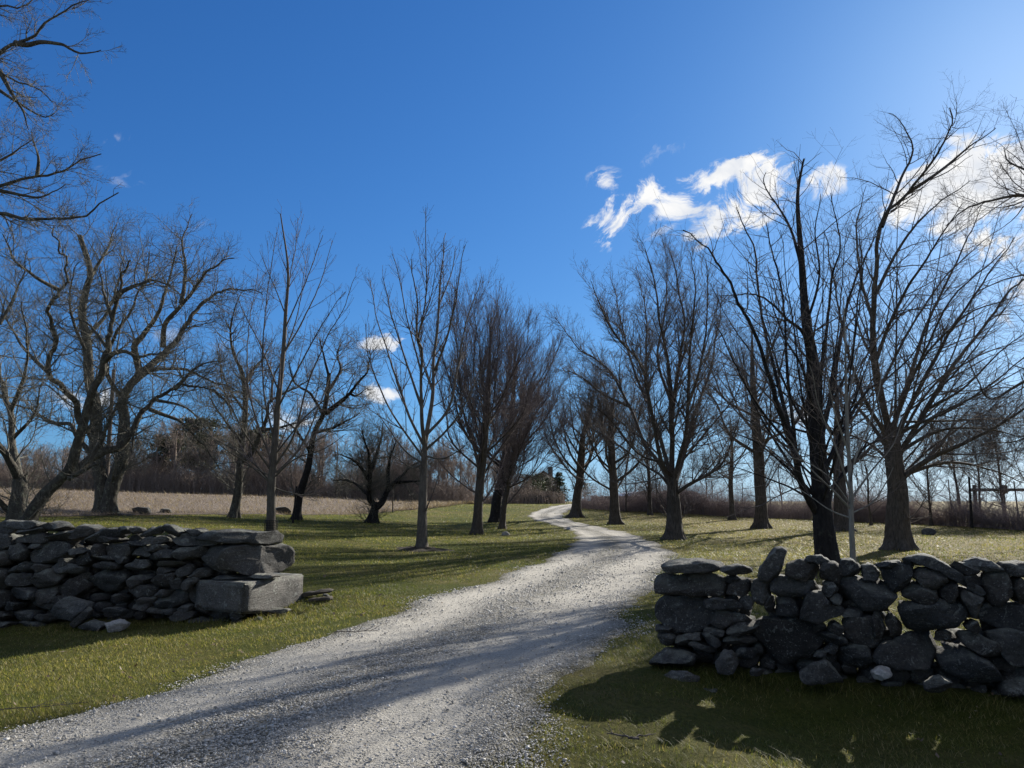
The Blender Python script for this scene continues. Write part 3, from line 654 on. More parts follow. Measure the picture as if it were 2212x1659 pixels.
def grow(r, P, R, dens, t0, t1, ang, angsd, L, fall, nseg, wob, up, rr, rmin, Lmax=.85, cap=None, bias=None):
    N_, S, _ = P.shape; plen = np.linalg.norm(np.diff(P, axis=1), axis=2).sum(1); k = r.poisson(np.clip(dens * plen * (t1 - t0), 0, 60)); k = np.maximum(k, 1)
    idx = np.repeat(np.arange(N_), k); M_ = len(idx)
    if cap and M_ > cap: idx = np.sort(r.choice(idx, cap, replace=False)); M_ = cap
    t = t0 + (t1 - t0) * r.random(M_); x = t * (S - 1); a = np.clip(x.astype(int), 0, S - 2); f = (x - a)[:, None]
    p = P[idx, a] * (1 - f) + P[idx, a + 1] * f; pr = R[idx, a] * (1 - f[:, 0]) + R[idx, a + 1] * f[:, 0]; tg = unit(P[idx, a + 1] - P[idx, a])
    v = r.normal(size=(M_, 3)) + (0 if bias is None else np.asarray(bias)); pp = unit(v - (v * tg).sum(1, keepdims=True) * tg)
    an = np.clip(r.normal(ang, angsd, M_), .12, 1.7)[:, None]; d = unit(np.cos(an) * tg + np.sin(an) * pp)
    ln = np.minimum(L * (1 - fall * t) * r.uniform(.55, 1.3, M_), Lmax * plen[idx]); st = (ln / nseg)[:, None]
    r0 = np.maximum(np.minimum(pr * rr, ln * .0125 + rmin), rmin); C = np.empty((M_, nseg + 1, 3)); C[:, 0] = p; upv = np.array([0, 0, 1.0])
    for s in range(nseg):
        d = unit(d + r.normal(size=(M_, 3)) * wob + upv * up); C[:, s + 1] = C[:, s] + d * st
    q = np.linspace(0, 1, nseg + 1)[None, :]; return C, np.maximum(r0[:, None] * (1 - .75 * q), rmin * .8)
def merge(parts):
    VV, QQ, n = [], [], 0
    for V, Q in parts: VV.append(V); QQ.append(Q + n); n += len(V)
    return np.concatenate(VV), np.concatenate(QQ)
def limb_mesh(P, R, sides, r, rough=.07, flare=None, zb=0):
    n = len(P); V, Q = tubes(P[None], R[None], sides); C = np.repeat(P, sides, 0); D = V - C; th = np.tile(np.linspace(0, 2 * math.pi, sides, endpoint=False), n)
    along = np.repeat(np.concatenate([[0], np.cumsum(np.linalg.norm(np.diff(P, axis=0), axis=1))]), sides); ph = r.uniform(0, 6.28, 4)
    k = 1 + rough * (np.sin(2 * th + along * 1.3 + ph[0]) * .6 + np.sin(3 * th - along * 2.1 + ph[1]) * .5 + .7 * np.sin(along * 3.3 + ph[2]) * np.sin(th + ph[3]))
    if flare:
        h = np.maximum(0, C[:, 2] - zb); k = k + flare * np.exp(-h / .22) * (1 + .7 * np.sin(5 * th + ph[0] + np.sin(2 * th + ph[1])) + .35 * np.sin(3 * th + ph[2])) + .22 * flare * np.exp(-h / .9)
    if sides > 20: k = k + .035 * np.abs(np.sin(5.5 * th + 1.4 * np.sin(along * 1.9 + ph[1]) + ph[2])) ** .6 + .03 * np.abs(np.sin(11 * th - 1.8 * np.sin(along * 3.1 + ph[0]) + ph[3])) ** .7 + .022 * np.sin(along * 17 + 3 * np.sin(3 * th))
    V = C + D * k[:, None]
    if flare: V[:, 2] = np.maximum(V[:, 2], zb - .3)
    return V, Q
STY = {  # branching habits: level one, two, three
 'maple': dict(l1=dict(dens=2.6, ang=.58, L=2.7, fall=.76, wob=.06, up=.07, rr=.5), l2=dict(dens=4.0, ang=.62, L=1.0, fall=.4, wob=.08, up=.05, rr=.6), l3=dict(dens=6.5, ang=.75, L=.34, fall=.3, wob=.10, up=.05, rr=.6), rmin=.0030),
 'young': dict(l1=dict(dens=1.7, ang=.5, L=2.0, fall=.8, wob=.03, up=.07, rr=.55), l2=dict(dens=2.6, ang=.66, L=.65, fall=.4, wob=.04, up=.06, rr=.6), l3=dict(dens=2.8, ang=.8, L=.16, fall=.2, wob=.05, up=.08, rr=.6), rmin=.0032),
 'old': dict(l1=dict(dens=3.8, ang=.9, L=2.0, fall=.45, wob=.15, up=.06, rr=.42), l2=dict(dens=5.0, ang=.8, L=1.0, fall=.35, wob=.14, up=.06, rr=.6), l3=dict(dens=6.5, ang=.8, L=.42, fall=.3, wob=.13, up=.05, rr=.6), rmin=.0033),
 'dense': dict(l1=dict(dens=4.5, ang=.46, L=2.7, fall=.6, wob=.05, up=.09, rr=.5), l2=dict(dens=6.0, ang=.46, L=1.15, fall=.4, wob=.05, up=.08, rr=.6), l3=dict(dens=6.0, ang=.55, L=.4, fall=.3, wob=.06, up=.06, rr=.6), rmin=.0034),
 'open': dict(l1=dict(dens=2.6, ang=.68, L=2.6, fall=.68, wob=.11, up=.03, rr=.45), l2=dict(dens=3.8, ang=.8, L=.95, fall=.4, wob=.14, up=.02, rr=.6), l3=dict(dens=6.5, ang=.9, L=.30, fall=.3, wob=.15, up=.02, rr=.6), rmin=.0029)}
def crown_mesh(r, limbs, radii, style, dens=1.0, scale=1.0, t0=.12, cap=(1500, 10000, 26000), rmul=1.0):
    s = STY[style]; P = np.stack([catmull(l, 20) for l in limbs]); R = np.stack([np.interp(np.linspace(0, 1, 20), np.linspace(0, 1, len(q)), q) for q in radii]); rm = s['rmin'] * rmul; parts = []
    def lv(k, P, R, t0, t1, nseg, rmin, c):
        q = dict(s[k]); q['L'] *= scale; q['dens'] *= dens / (scale if k != 'l1' else 1); return grow(r, P, R, q.pop('dens'), t0, t1, q.pop('ang'), .2, q.pop('L'), q.pop('fall'), nseg, q.pop('wob'), q.pop('up'), q.pop('rr'), rmin, cap=c)
    P1, R1 = lv('l1', P, R, t0, 1.0, 7, rm * 1.9, cap[0]); parts.append(tubes(P1, R1, 5))
    P2, R2 = lv('l2', P1, R1, .12, 1.0, 5, rm * 1.35, cap[1]); parts.append(tubes(P2, R2, 3))
    Pt, Rt = grow(r, P, R, s['l2']['dens'] * .9, .45, 1.0, s['l2']['ang'], .2, s['l2']['L'] * scale, .3, 5, s['l2']['wob'], s['l2']['up'], .6, rm * 1.35); parts.append(tubes(Pt, Rt, 3))
    P3, R3 = lv('l3', np.concatenate([P2, Pt]), np.concatenate([R2, Rt]), .15, 1.0, 3, rm, cap[2]); parts.append(tubes(P3, R3, 3))
    return merge(parts)
def build_tree(name, label, base, limbs, radii, style, seed, mats=('bark', 'twig'), group=None, dens=1.0, scale=1.0, flare=.55, ntrunk=1, cat='tree', sides=36, rmul=1.0, t0=.12, cap=(1500, 10000, 26000), lr=1.0):
    """limbs: world paths; the first ntrunk make the trunk, the others are limbs with branches of their own"""
    r = np.random.default_rng(seed); zb = float(ground(base[0], base[1])); root = tag(empty(name, (base[0], base[1], zb)), label, cat, group)
    radii = list(radii[:ntrunk]) + [q * lr for q in radii[ntrunk:]]; parts = []
    for l, q in zip(limbs[:ntrunk], radii[:ntrunk]):
        n = max(40, int(9 * len(l))); P = catmull(l, n); R = np.interp(np.linspace(0, 1, n), np.linspace(0, 1, len(q)), q)
        lo = np.linalg.norm(P[0, :2] - np.array(base)) < 1.0; parts.append(limb_mesh(P, R, sides, r, .06, flare if lo else None, zb))
    V, Q = merge(parts); mesh_obj('trunk', V, [Q], M[mats[0]], root)
    for l, q in zip(limbs[ntrunk:], radii[ntrunk:]):
        n = max(14, 5 * len(l)); P = catmull(l, n); R = np.interp(np.linspace(0, 1, n), np.linspace(0, 1, len(q)), q)
        L_ = np.linalg.norm(P[-1] - P[0]); j = r.normal(size=(n, 3)) * .012 * L_ * np.linspace(0, 1, n)[:, None] * (1.2 if style == 'old' else .55); j[1:-1] = (j[:-2] + j[1:-1] + j[2:]) / 3; P = P + j
        V, Q = limb_mesh(P, R, 9, r, .07); mesh_obj('limb', V, [Q], M[mats[0]], root)
    V, Q = crown_mesh(r, limbs, radii, style, dens, scale, t0, cap, rmul); mesh_obj('crown', V, [Q], M[mats[1]], root)
    return root
def trace(Y, specs, r, spread=.55, ntrunk=1):
    """specs: [(r0 px, r1 px, [(px, py)...])] traced on the photograph; depth is spread in front of and behind the trunk"""
    limbs, radii, memo = [], [], []; sgn = 1
    for i, (ra, rb, pts) in enumerate(specs):
        pts = np.array(pts, float); n = len(pts)
        if i < ntrunk: d = np.zeros(n)
        else:
            best, d0 = 1e9, 0
            for (q, dq) in memo:
                t = np.linspace(0, len(q) - 1, 60); qx = np.stack([np.interp(t, np.arange(len(q)), q[:, j]) for j in (0, 1)], -1); dd = np.linalg.norm(qx - pts[0], axis=1); k = dd.argmin()
                if dd[k] < best: best = dd[k]; d0 = np.interp(t[k], np.arange(len(q)), dq)
            span = np.linalg.norm(pts[-1] - pts[0]) / F * Y; sgn = -sgn; d = d0 + sgn * spread * span * r.uniform(.25, 1.0) * np.linspace(0, 1, n) ** 1.1
        memo.append((pts, d)); limbs.append(np.array([pt(x, y, Y + k) for (x, y), k in zip(pts, d)])); radii.append(np.linspace(1, 0, n) ** 1.1 * (ra - rb) / F * Y + rb / F * Y)
    return limbs, radii
def fan(y0, y1, x0, tips, w0=6, w1=1.0):
    out = []
    for i, (tx, ty) in enumerate(tips):
        sy = y0 + (y1 - y0) * ((i * .618) % 1); sx = x0 + (tx - x0) * .05; out.append((w0 * (.75 + .5 * ((i * .37) % 1)), w1, [(sx, sy), (sx + (tx - sx) * .34, sy + (ty - sy) * .22), (sx + (tx - sx) * .66, sy + (ty - sy) * .55), (tx, ty)]))
    return out
def base_at(px, py, Y=None):
    p = at(px, py) if Y is None else pt(px, py, Y); return p[:2]
def traced(name, label, bx, by, Y, specs, style, seed, spread=.55, ntrunk=1, **kw):
    r = np.random.default_rng(seed); limbs, radii = trace(Y, specs, r, spread, ntrunk); b = limbs[0][0][:2]; zb = float(ground(*b)); limbs[0][0][2] = min(limbs[0][0][2], zb - .15)
    return build_tree(name, label, b, limbs, radii, style, seed + 1, ntrunk=ntrunk, **kw)
def vase(base, H, rad, hf, nl, spread, r, lean=(0, 0), leader=.7, curve=.5):
    """a trunk that breaks into ascending limbs, in three dimensions"""
    zb = float(ground(*base)); b = np.array([base[0], base[1], zb]); ln = np.array([lean[0], lean[1], 0])
    tr = np.array([b + (0, 0, -.2), b + ln * .1 + (0, 0, hf * .5), b + ln * .3 + (0, 0, hf), b + ln * .55 + (r.uniform(-.1, .1) * H * .2, r.uniform(-.1, .1) * H * .2, hf + (H - hf) * leader * .5), b + ln + (r.uniform(-.1, .1) * H * .3, r.uniform(-.1, .1) * H * .3, hf + (H - hf) * leader)])
    limbs, radii = [tr], [np.array([rad * .9, rad * .76, rad * .7, rad * .36, rad * .08])]; a0 = r.uniform(0, 6.28)
    for i in range(nl):
        u = i / max(1, nl - 1); az = a0 + i * 2.399 + r.uniform(-.3, .3); h0 = hf * r.uniform(.8, 1.05) + (H - hf) * leader * .55 * u; out = spread * (1 - .55 * u) * r.uniform(.7, 1.1); top = (H - h0 + zb * 0) * r.uniform(.62, .98) * (1 - .25 * (1 - u) * r.random())
        o = np.array([math.cos(az), math.sin(az), 0]); p0 = np.array([np.interp(h0 + zb, tr[:, 2], tr[:, j]) for j in (0, 1)] + [h0 + zb])
        k = [(0, 0), (.36, .20), (.66, .5), (.88, .78), (1.0, 1.0)]; pts = [p0 + o * out * (a ** (1 - curve * .3)) + np.array([0, 0, top * c]) + ln * c * .5 + (r.normal(size=3) * .03 * top if 0 < a < 1 else 0) for a, c in k]
        limbs.append(np.array(pts)); q = rad * r.uniform(.24, .4) * (1 - .4 * u); q *= .8; radii.append(np.array([q, q * .8, q * .55, q * .3, q * .1]))
    return limbs, radii
def vase_tree(name, label, base, H, rad, hf, nl, spread, style, seed, lean=(0, 0), leader=.7, **kw):
    limbs, radii = vase(base, H, rad, hf, nl, spread, np.random.default_rng(seed), lean, leader); return build_tree(name, label, base, limbs, radii, style, seed + 1, **kw)

GD, GF = 'bare trees along the drive', 'old trees beside the straw field'
traced('young_tree', 'young bare tree with straight rising stems just behind the drive end of the left wall', 585, 1165, 24, [
 (9.5, 1.2, [(584, 1172), (586, 1100), (587, 1040), (594, 960), (602, 860), (612, 760), (617, 680), (622, 580), (606, 462)]),
 (4, .8, [(590, 1012), (635, 940), (662, 840), (698, 745), (742, 665), (768, 600)]), (3.6, .8, [(588, 1030), (650, 965), (690, 875), (722, 790), (757, 735)]), (3.4, .8, [(601, 880), (642, 800), (690, 712), (745, 630)]),
 (3, .8, [(612, 765), (650, 700), (692, 610), (717, 520)]), (2.6, .8, [(616, 710), (640, 655), (668, 590), (698, 505)]), (2.2, .7, [(618, 670), (628, 590), (640, 520), (644, 470)]), (3.2, .7, [(595, 965), (572, 855), (567, 760), (577, 640), (597, 500)]),
 (3.6, .7, [(590, 1005), (552, 900), (532, 800), (540, 690), (560, 590)]), (3.2, .7, [(588, 1020), (525, 930), (485, 840), (468, 730)]), (3.2, .7, [(585, 1040), (530, 985), (450, 940), (372, 880)]), (2.8, .7, [(586, 1045), (540, 1005), (480, 965), (408, 905)]),
 (3, .7, [(588, 1052), (615, 1062), (660, 1070), (702, 1062)]), (3, .7, [(588, 1035), (640, 990), (700, 970), (748, 935)]), (2.2, .6, [(617, 680), (585, 600), (560, 540)]), (2.8, .7, [(604, 850), (560, 740), (520, 660), (505, 600)]),
 (2.4, .6, [(612, 770), (640, 690), (655, 600), (662, 540)]), (3, .7, [(592, 985), (660, 900), (720, 850), (775, 800)]), (2.5, .6, [(588, 1030), (520, 1000), (470, 1000), (430, 985)])],
 'young', 11, .6, mats=('bark_young', 'twig_red'), group=GD, flare=.35, dens=1.2, scale=.95, lr=.7)
traced('young_tree', 'young bare tree with twin leaders in a ring of dark soil by the drive', 910, 1187, 24.3, [
 (11, 5, [(910, 1190), (913, 1100), (916, 1000), (918, 960), (921, 930)]), (5.5, .9, [(918, 965), (911, 900), (910, 762), (902, 728), (900, 650), (886, 560)]), (6, .9, [(919, 954), (935, 852), (939, 759), (951, 640), (957, 570), (962, 500)]),
 (2.2, .7, [(903, 730), (919, 650), (920, 570), (919, 478)]), (4, .8, [(921, 940), (970, 880), (990, 790), (1010, 690), (1040, 600)]), (3.4, .8, [(919, 972), (962, 932), (1000, 880), (1040, 800)]), (4, .8, [(915, 962), (880, 890), (850, 800), (820, 700), (796, 605)]),
 (3.2, .8, [(914, 988), (872, 930), (840, 880), (802, 790), (788, 700)]), (3.4, .8, [(911, 882), (880, 790), (850, 690), (825, 595)]), (3.2, .8, [(939, 800), (965, 730), (985, 640), (1001, 530)]), (2.8, .8, [(915, 1002), (872, 970), (815, 890)]),
 (2.4, .7, [(909, 800), (880, 690), (862, 600), (850, 545)]), (2.2, .7, [(948, 660), (975, 590), (985, 530)]), (2.6, .7, [(917, 985), (960, 990), (1010, 960)]), (2.4, .7, [(916, 1000), (890, 1010), (850, 985)]), (2.2, .6, [(935, 850), (905, 740), (935, 620), (940, 540)])],
 'young', 21, .6, mats=('bark_young', 'twig'), group=GD, flare=.4, dens=1.75, scale=.95, lr=.85)
vase_tree('bare_tree', 'dense bushy bare tree with purplish twigs, foremost of the clump left of the drive', base_at(1030, 1155), 11.3, .24, 2.4, 17, 2.9, 'dense', 31, lean=(.5, 0), leader=.85, mats=('bark', 'twig_red'), group=GD, flare=.4, rmul=1.05, dens=.85, scale=1.0, cap=(1800, 12000, 30000))
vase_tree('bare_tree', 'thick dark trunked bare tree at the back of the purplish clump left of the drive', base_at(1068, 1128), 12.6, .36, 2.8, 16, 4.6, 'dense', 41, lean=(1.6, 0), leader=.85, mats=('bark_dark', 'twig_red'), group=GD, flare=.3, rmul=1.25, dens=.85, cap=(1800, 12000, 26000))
vase_tree('bare_tree', 'slim bare tree with low twigs right of the purplish clump, by the drive', base_at(1084, 1143), 7.5, .18, 2.0, 12, 3.2, 'dense', 51, lean=(.9, 0), mats=('bark', 'twig_red'), group=GD, flare=.4, rmul=1.3, dens=1.0, scale=.9, cap=(900, 7000, 16000))
traced('bare_tree', 'broad fan shaped bare tree with a burl on its trunk right of the drive', 1457, 1157, 31.5, [
 (17, 10, [(1457, 1160), (1456, 1110), (1454, 1075), (1453, 1045), (1450, 1030)]),
 (11, 1.2, [(1450, 1040), (1452, 960), (1450, 870), (1444, 790), (1430, 715), (1414, 615), (1392, 530)]), (9, 1.1, [(1446, 1040), (1424, 1000), (1390, 955), (1358, 875), (1312, 795), (1255, 755), (1202, 690)]), (9, 1.1, [(1448, 1030), (1428, 995), (1406, 880), (1382, 783), (1328, 720), (1272, 610)]),
 (8, 1.1, [(1446, 1020), (1422, 930), (1398, 855), (1396, 740), (1396, 670), (1372, 580)]), (9, 1.1, [(1456, 1035), (1468, 990), (1484, 915), (1490, 755), (1502, 635), (1495, 540)]), (9, 1.1, [(1460, 1040), (1474, 995), (1502, 887), (1530, 815), (1552, 690), (1560, 620)]),
 (8, 1.1, [(1460, 1066), (1490, 1046), (1550, 1011), (1572, 975), (1600, 900)]), (6, 1, [(1448, 1052), (1425, 1025), (1392, 1005), (1342, 965), (1270, 918)]), (7, 1, [(1452, 900), (1465, 800), (1478, 700), (1464, 615), (1450, 540)]),
 (6, 1, [(1404, 880), (1370, 800), (1340, 690), (1320, 600)]), (6, 1, [(1358, 878), (1300, 850), (1250, 810), (1205, 800)]), (6, 1, [(1450, 870), (1420, 770), (1440, 650), (1440, 540)]), (5, 1, [(1486, 880), (1515, 780), (1530, 650), (1525, 560)]), (5, 1, [(1470, 1000), (1520, 940), (1590, 850), (1610, 760)]), (5, 1, [(1440, 1000), (1380, 980), (1310, 900), (1240, 850)])],
 'maple', 61, .75, mats=('bark', 'twig'), group=GD, flare=.45, dens=1.65, rmul=1.15, lr=.58, cap=(1800, 13000, 34000))
vase_tree('bare_tree', 'bare tree with a stout short trunk at the outer bend of the drive', base_at(1328, 1133), 11.0, .33, 2.0, 14, 4.4, 'maple', 71, mats=('bark', 'twig'), group=GD, flare=.6, rmul=1.35, dens=1.2)
vase_tree('bare_tree', 'bare tree whose trunk leans right beside the far end of the drive', base_at(1243, 1118), 11.5, .36, 2.8, 16, 4.8, 'maple', 81, lean=(1.2, 0), mats=('bark', 'twig'), group=GD, flare=.8, rmul=1.6, dens=1.25)
vase_tree('bare_tree', 'thin bare tree far back between the bend of the drive and the burled tree', base_at(1404, 1113), 8, .17, 3, 8, 2.4, 'maple', 91, mats=('bark', 'twig'), group=GD, rmul=1.6)
vase_tree('bare_tree', 'slender bare tree in front of the brambles right of the burled tree', base_at(1582, 1123), 9, .2, 2.6, 9, 3.2, 'open', 101, mats=('bark', 'twig'), group=GD, rmul=1.6)
vase_tree('bare_tree', 'straight grey bare tree with a flared foot behind the snag topped tree', base_at(1646, 1142), 12.0, .36, 4.0, 13, 4.6, 'maple', 111, leader=.9, mats=('bark', 'twig'), group=GD, flare=.6, rmul=1.3, dens=1.2)
vase_tree('bare_tree', 'bare tree half hidden behind the snag topped black trunk and the thin sapling', base_at(1820, 1148), 10, .38, 3, 10, 3.6, 'maple', 121, mats=('bark', 'twig'), group=GD, flare=.6, rmul=1.3)
traced('bare_tree', 'black trunked bare tree with a broken snag top right behind the right wall', 1788, 1228, 17, [
 (23, 1.8, [(1792, 1240), (1784, 1180), (1777, 1120), (1769, 1000), (1762, 900), (1754, 774), (1741, 689), (1733, 582), (1723, 433), (1733, 360), (1737, 343)]),
 (15, 1.6, [(1765, 1110), (1745, 1075), (1729, 1036), (1715, 972), (1696, 920), (1673, 851), (1648, 766), (1601, 668), (1558, 582), (1524, 531), (1484, 495)]), (9, 1.5, [(1712, 965), (1690, 860), (1652, 710), (1631, 561), (1603, 480), (1592, 437)]), (8, 1.3, [(1722, 1000), (1700, 790), (1690, 640), (1668, 540), (1655, 480)]),
 (8, 1.5, [(1734, 600), (1724, 548), (1699, 476), (1652, 403), (1655, 370)]), (9, 1.3, [(1760, 880), (1784, 723), (1797, 604), (1814, 518), (1790, 416)]), (12, 1.5, [(1770, 960), (1800, 830), (1822, 700), (1844, 604), (1882, 535), (1900, 480)]), (9, 1.3, [(1756, 800), (1735, 720), (1700, 690), (1640, 640), (1560, 640)]),
 (10, 1.3, [(1772, 1040), (1820, 930), (1870, 850), (1940, 800), (2010, 700)]), (8, 1.2, [(1768, 1080), (1700, 1010), (1640, 960), (1570, 930)]), (8, 1.2, [(1774, 1100), (1830, 1010), (1880, 960), (1960, 940)]), (7, 1.2, [(1760, 900), (1735, 800), (1690, 720), (1650, 600)]), (7, 1.2, [(1764, 930), (1830, 800), (1850, 700), (1860, 560), (1850, 470)]), (6, 1.1, [(1742, 700), (1770, 600), (1760, 500), (1775, 420)]), (7, 1.1, [(1766, 1000), (1740, 900), (1760, 760), (1740, 640)]), (6, 1.1, [(1715, 972), (1640, 880), (1590, 790), (1545, 700)]), (6, 1.1, [(1729, 1036), (1660, 930), (1620, 850), (1600, 740)]), (6, 1.1, [(1768, 1060), (1790, 950), (1850, 860), (1890, 740)]), (5, 1, [(1770, 1090), (1700, 1050), (1620, 1020), (1560, 1000)])] + fan(900, 1110, 1768, [(1530, 610), (1560, 720), (1612, 560), (1650, 640), (1690, 500), (1712, 640), (1780, 500), (1830, 480), (1870, 560), (1905, 640), (1580, 860), (1925, 860)], 5),
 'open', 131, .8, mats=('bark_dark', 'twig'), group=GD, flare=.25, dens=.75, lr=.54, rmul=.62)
traced('bare_tree', 'largest bare tree with wide flared trunk and sweeping limbs at the right of the lawn', 1940, 1178, 25, [
 (24, 15, [(1940, 1185), (1940, 1130), (1938, 1060), (1932, 1000), (1926, 950), (1918, 915)]),
 (15, 1.6, [(1920, 930), (1898, 830), (1886, 730), (1890, 610), (1908, 476), (1963, 420), (2012, 350), (2050, 290), (2070, 240)]), (7, 1.2, [(1905, 490), (1945, 390), (1972, 320), (1950, 270), (1925, 245)]), (7, 1.2, [(1963, 416), (2030, 370), (2090, 320), (2150, 280)]), (12, 1.5, [(1932, 1000), (2000, 885), (2060, 790), (2130, 700), (2205, 610), (2290, 520)]),
 (12, 1.5, [(1938, 1040), (2010, 990), (2100, 950), (2212, 885), (2320, 840)]), (9, 1.3, [(1940, 1030), (2040, 1000), (2130, 1012), (2230, 1050)]), (11, 1.4, [(1926, 965), (1980, 850), (2050, 720), (2130, 600), (2190, 520)]), (10, 1.4, [(1924, 945), (1962, 820), (2010, 680), (2080, 540), (2125, 445)]),
 (9, 1.3, [(1920, 950), (1862, 850), (1822, 720), (1800, 600), (1788, 500)]), (9, 1.3, [(1922, 975), (1870, 900), (1800, 830), (1715, 745)]), (8, 1.2, [(1892, 780), (1930, 680), (1980, 590), (2040, 500), (2080, 440)]), (7, 1.2, [(1888, 700), (1860, 600), (1850, 500), (1870, 400)]), (8, 1.2, [(1928, 985), (2020, 900), (2120, 850), (2220, 790)]), (7, 1.2, [(1936, 1010), (1880, 960), (1810, 930), (1730, 900)]), (8, 1.2, [(1924, 930), (1990, 780), (2090, 680), (2200, 640)]), (7, 1.2, [(1890, 640), (1940, 540), (2010, 450), (2100, 390)]), (8, 1.2, [(1930, 985), (2030, 930), (2150, 930), (2240, 960)]), (7, 1.2, [(1928, 975), (2010, 840), (2110, 770), (2220, 730)]), (7, 1.2, [(1922, 940), (1980, 800), (2060, 640), (2170, 540)]), (6, 1.1, [(1900, 840), (1960, 720), (2040, 600), (2150, 500)]), (6, 1.1, [(2000, 885), (2080, 840), (2160, 760), (2240, 700)]), (6, 1.1, [(1938, 1035), (2020, 960), (2110, 900), (2200, 860)])] + fan(900, 1030, 1930, [(2230, 570), (2170, 420), (2270, 720), (2130, 660), (2040, 500), (2250, 900), (1850, 540), (2100, 780), (1940, 440)], 5),
 'open', 141, .8, mats=('bark', 'twig'), group=GD, flare=.5, dens=1.0, sides=44, lr=.54, rmul=.6, cap=(2600, 18000, 52000))
traced('sapling', 'thin pale barked sapling standing close behind the right wall', 1840, 1222, 13.5, [
 (6.5, .9, [(1842, 1230), (1840, 1140), (1838, 1060), (1832, 960), (1828, 860), (1826, 740), (1822, 640)]), (2.6, .6, [(1838, 1100), (1800, 1060), (1740, 1000), (1690, 930)]), (2.6, .6, [(1838, 1080), (1880, 1020), (1930, 960), (1960, 880)]), (2.4, .6, [(1838, 1070), (1810, 980), (1770, 880), (1750, 790)]),
 (2.4, .6, [(1836, 1020), (1870, 930), (1900, 840), (1910, 740)]), (2.4, .6, [(1834, 980), (1800, 880), (1785, 780)]), (2, .6, [(1839, 1120), (1790, 1100), (1720, 1050)]), (2, .6, [(1838, 1110), (1890, 1080), (1930, 1010)]), (2, .5, [(1828, 880), (1850, 780), (1860, 690)]), (1.8, .5, [(1838, 1090), (1790, 1030), (1720, 990), (1660, 1000)])],
 'young', 151, .6, mats=('bark_pale', 'twig'), group=GD, flare=.2, scale=.6, dens=1.2, rmul=.7)
# old trees on the left
traced('old_tree', 'old spreading tree with a double trunk and crooked limbs at the field edge', 225, 1110, 31, [
 (15, 5, [(222, 1114), (221, 1060), (213, 1004), (207, 948), (207, 878), (193, 822), (190, 766), (186, 728), (178, 675), (187, 622), (195, 583), (172, 509)]), (16, 7, [(232, 1114), (236, 1075), (246, 1040), (263, 990), (267, 940), (269, 905), (264, 864), (280, 834), (300, 808), (297, 781)]),
 (9, 1.3, [(297, 785), (291, 749), (311, 720), (343, 675), (362, 620), (380, 540)]), (10, 1.4, [(300, 808), (330, 786), (358, 760), (383, 733), (409, 690), (433, 662), (472, 636), (505, 626), (566, 628)]), (8, 1.2, [(352, 750), (356, 702), (388, 662), (417, 630), (449, 588), (497, 552)]), (6, 1, [(391, 655), (399, 609), (399, 562), (393, 517), (418, 460)]),
 (9, 1.2, [(207, 960), (190, 930), (171, 909), (164, 870), (151, 853), (126, 830), (105, 806), (104, 774), (118, 750), (120, 728), (104, 690), (104, 657), (130, 628), (148, 577), (129, 530), (120, 470)]), (6, 1, [(186, 728), (211, 702), (230, 678), (250, 630), (262, 570)]), (5, 1, [(190, 770), (160, 700), (150, 640), (165, 560)]),
 (7, 1.2, [(205, 990), (168, 945), (151, 917), (118, 915), (81, 892), (31, 870), (-10, 845)]), (6, 1, [(280, 836), (330, 800), (400, 800), (470, 830), (520, 850)]), (5, 1, [(195, 600), (230, 540), (250, 480)]), (5, 1, [(130, 628), (80, 600), (30, 560), (10, 500)]), (5, 1, [(105, 806), (60, 760), (20, 700), (0, 640)]), (6, 1, [(264, 864), (230, 800), (250, 720), (300, 640), (320, 540)])],
 'old', 161, .9, ntrunk=2, mats=('bark_old', 'twig_old'), group=GF, dens=1.1, flare=.5, lr=.85, cap=(1800, 13000, 34000), rmul=1.1)
traced('old_tree', 'old tree leaning right from the top of the left wall, stubs along its lower trunk', 64, 1124, 20, [
 (17, 9, [(52, 1160), (64, 1122), (92, 1074), (126, 1040), (150, 1016)]), (12, 2, [(148, 1018), (160, 990), (174, 934), (193, 870), (207, 830), (224, 786), (234, 748), (242, 692), (248, 651), (259, 604), (278, 560)]), (11, 1.5, [(150, 1022), (170, 1012), (196, 990), (224, 974), (255, 968), (280, 942), (302, 898), (336, 864), (378, 839), (420, 830), (462, 844)]),
 (6, 1, [(248, 651), (265, 630), (292, 618), (332, 606), (370, 620)]), (5, 1, [(243, 690), (226, 640), (222, 622), (214, 575)]), (6, 1, [(228, 780), (245, 764), (270, 760), (302, 769), (364, 763)]), (5, 1, [(322, 884), (350, 895), (392, 912), (430, 950), (470, 1000)]), (5, 1, [(300, 905), (290, 930), (284, 980)]), (6, 1, [(190, 995), (215, 960), (240, 900), (262, 870), (310, 885)]),
 (6, 1.2, [(150, 1034), (190, 1012), (215, 1000)]), (4, .8, [(232, 752), (190, 700), (150, 690)]), (4, .8, [(460, 842), (490, 870), (505, 910)]), (5, .8, [(378, 839), (430, 790), (480, 780)]), (4, .8, [(336, 864), (400, 880), (450, 930)])],
 'old', 171, .6, mats=('bark_old', 'twig_old'), group=GF, dens=1.35, scale=.75, flare=.3, rmul=.8)
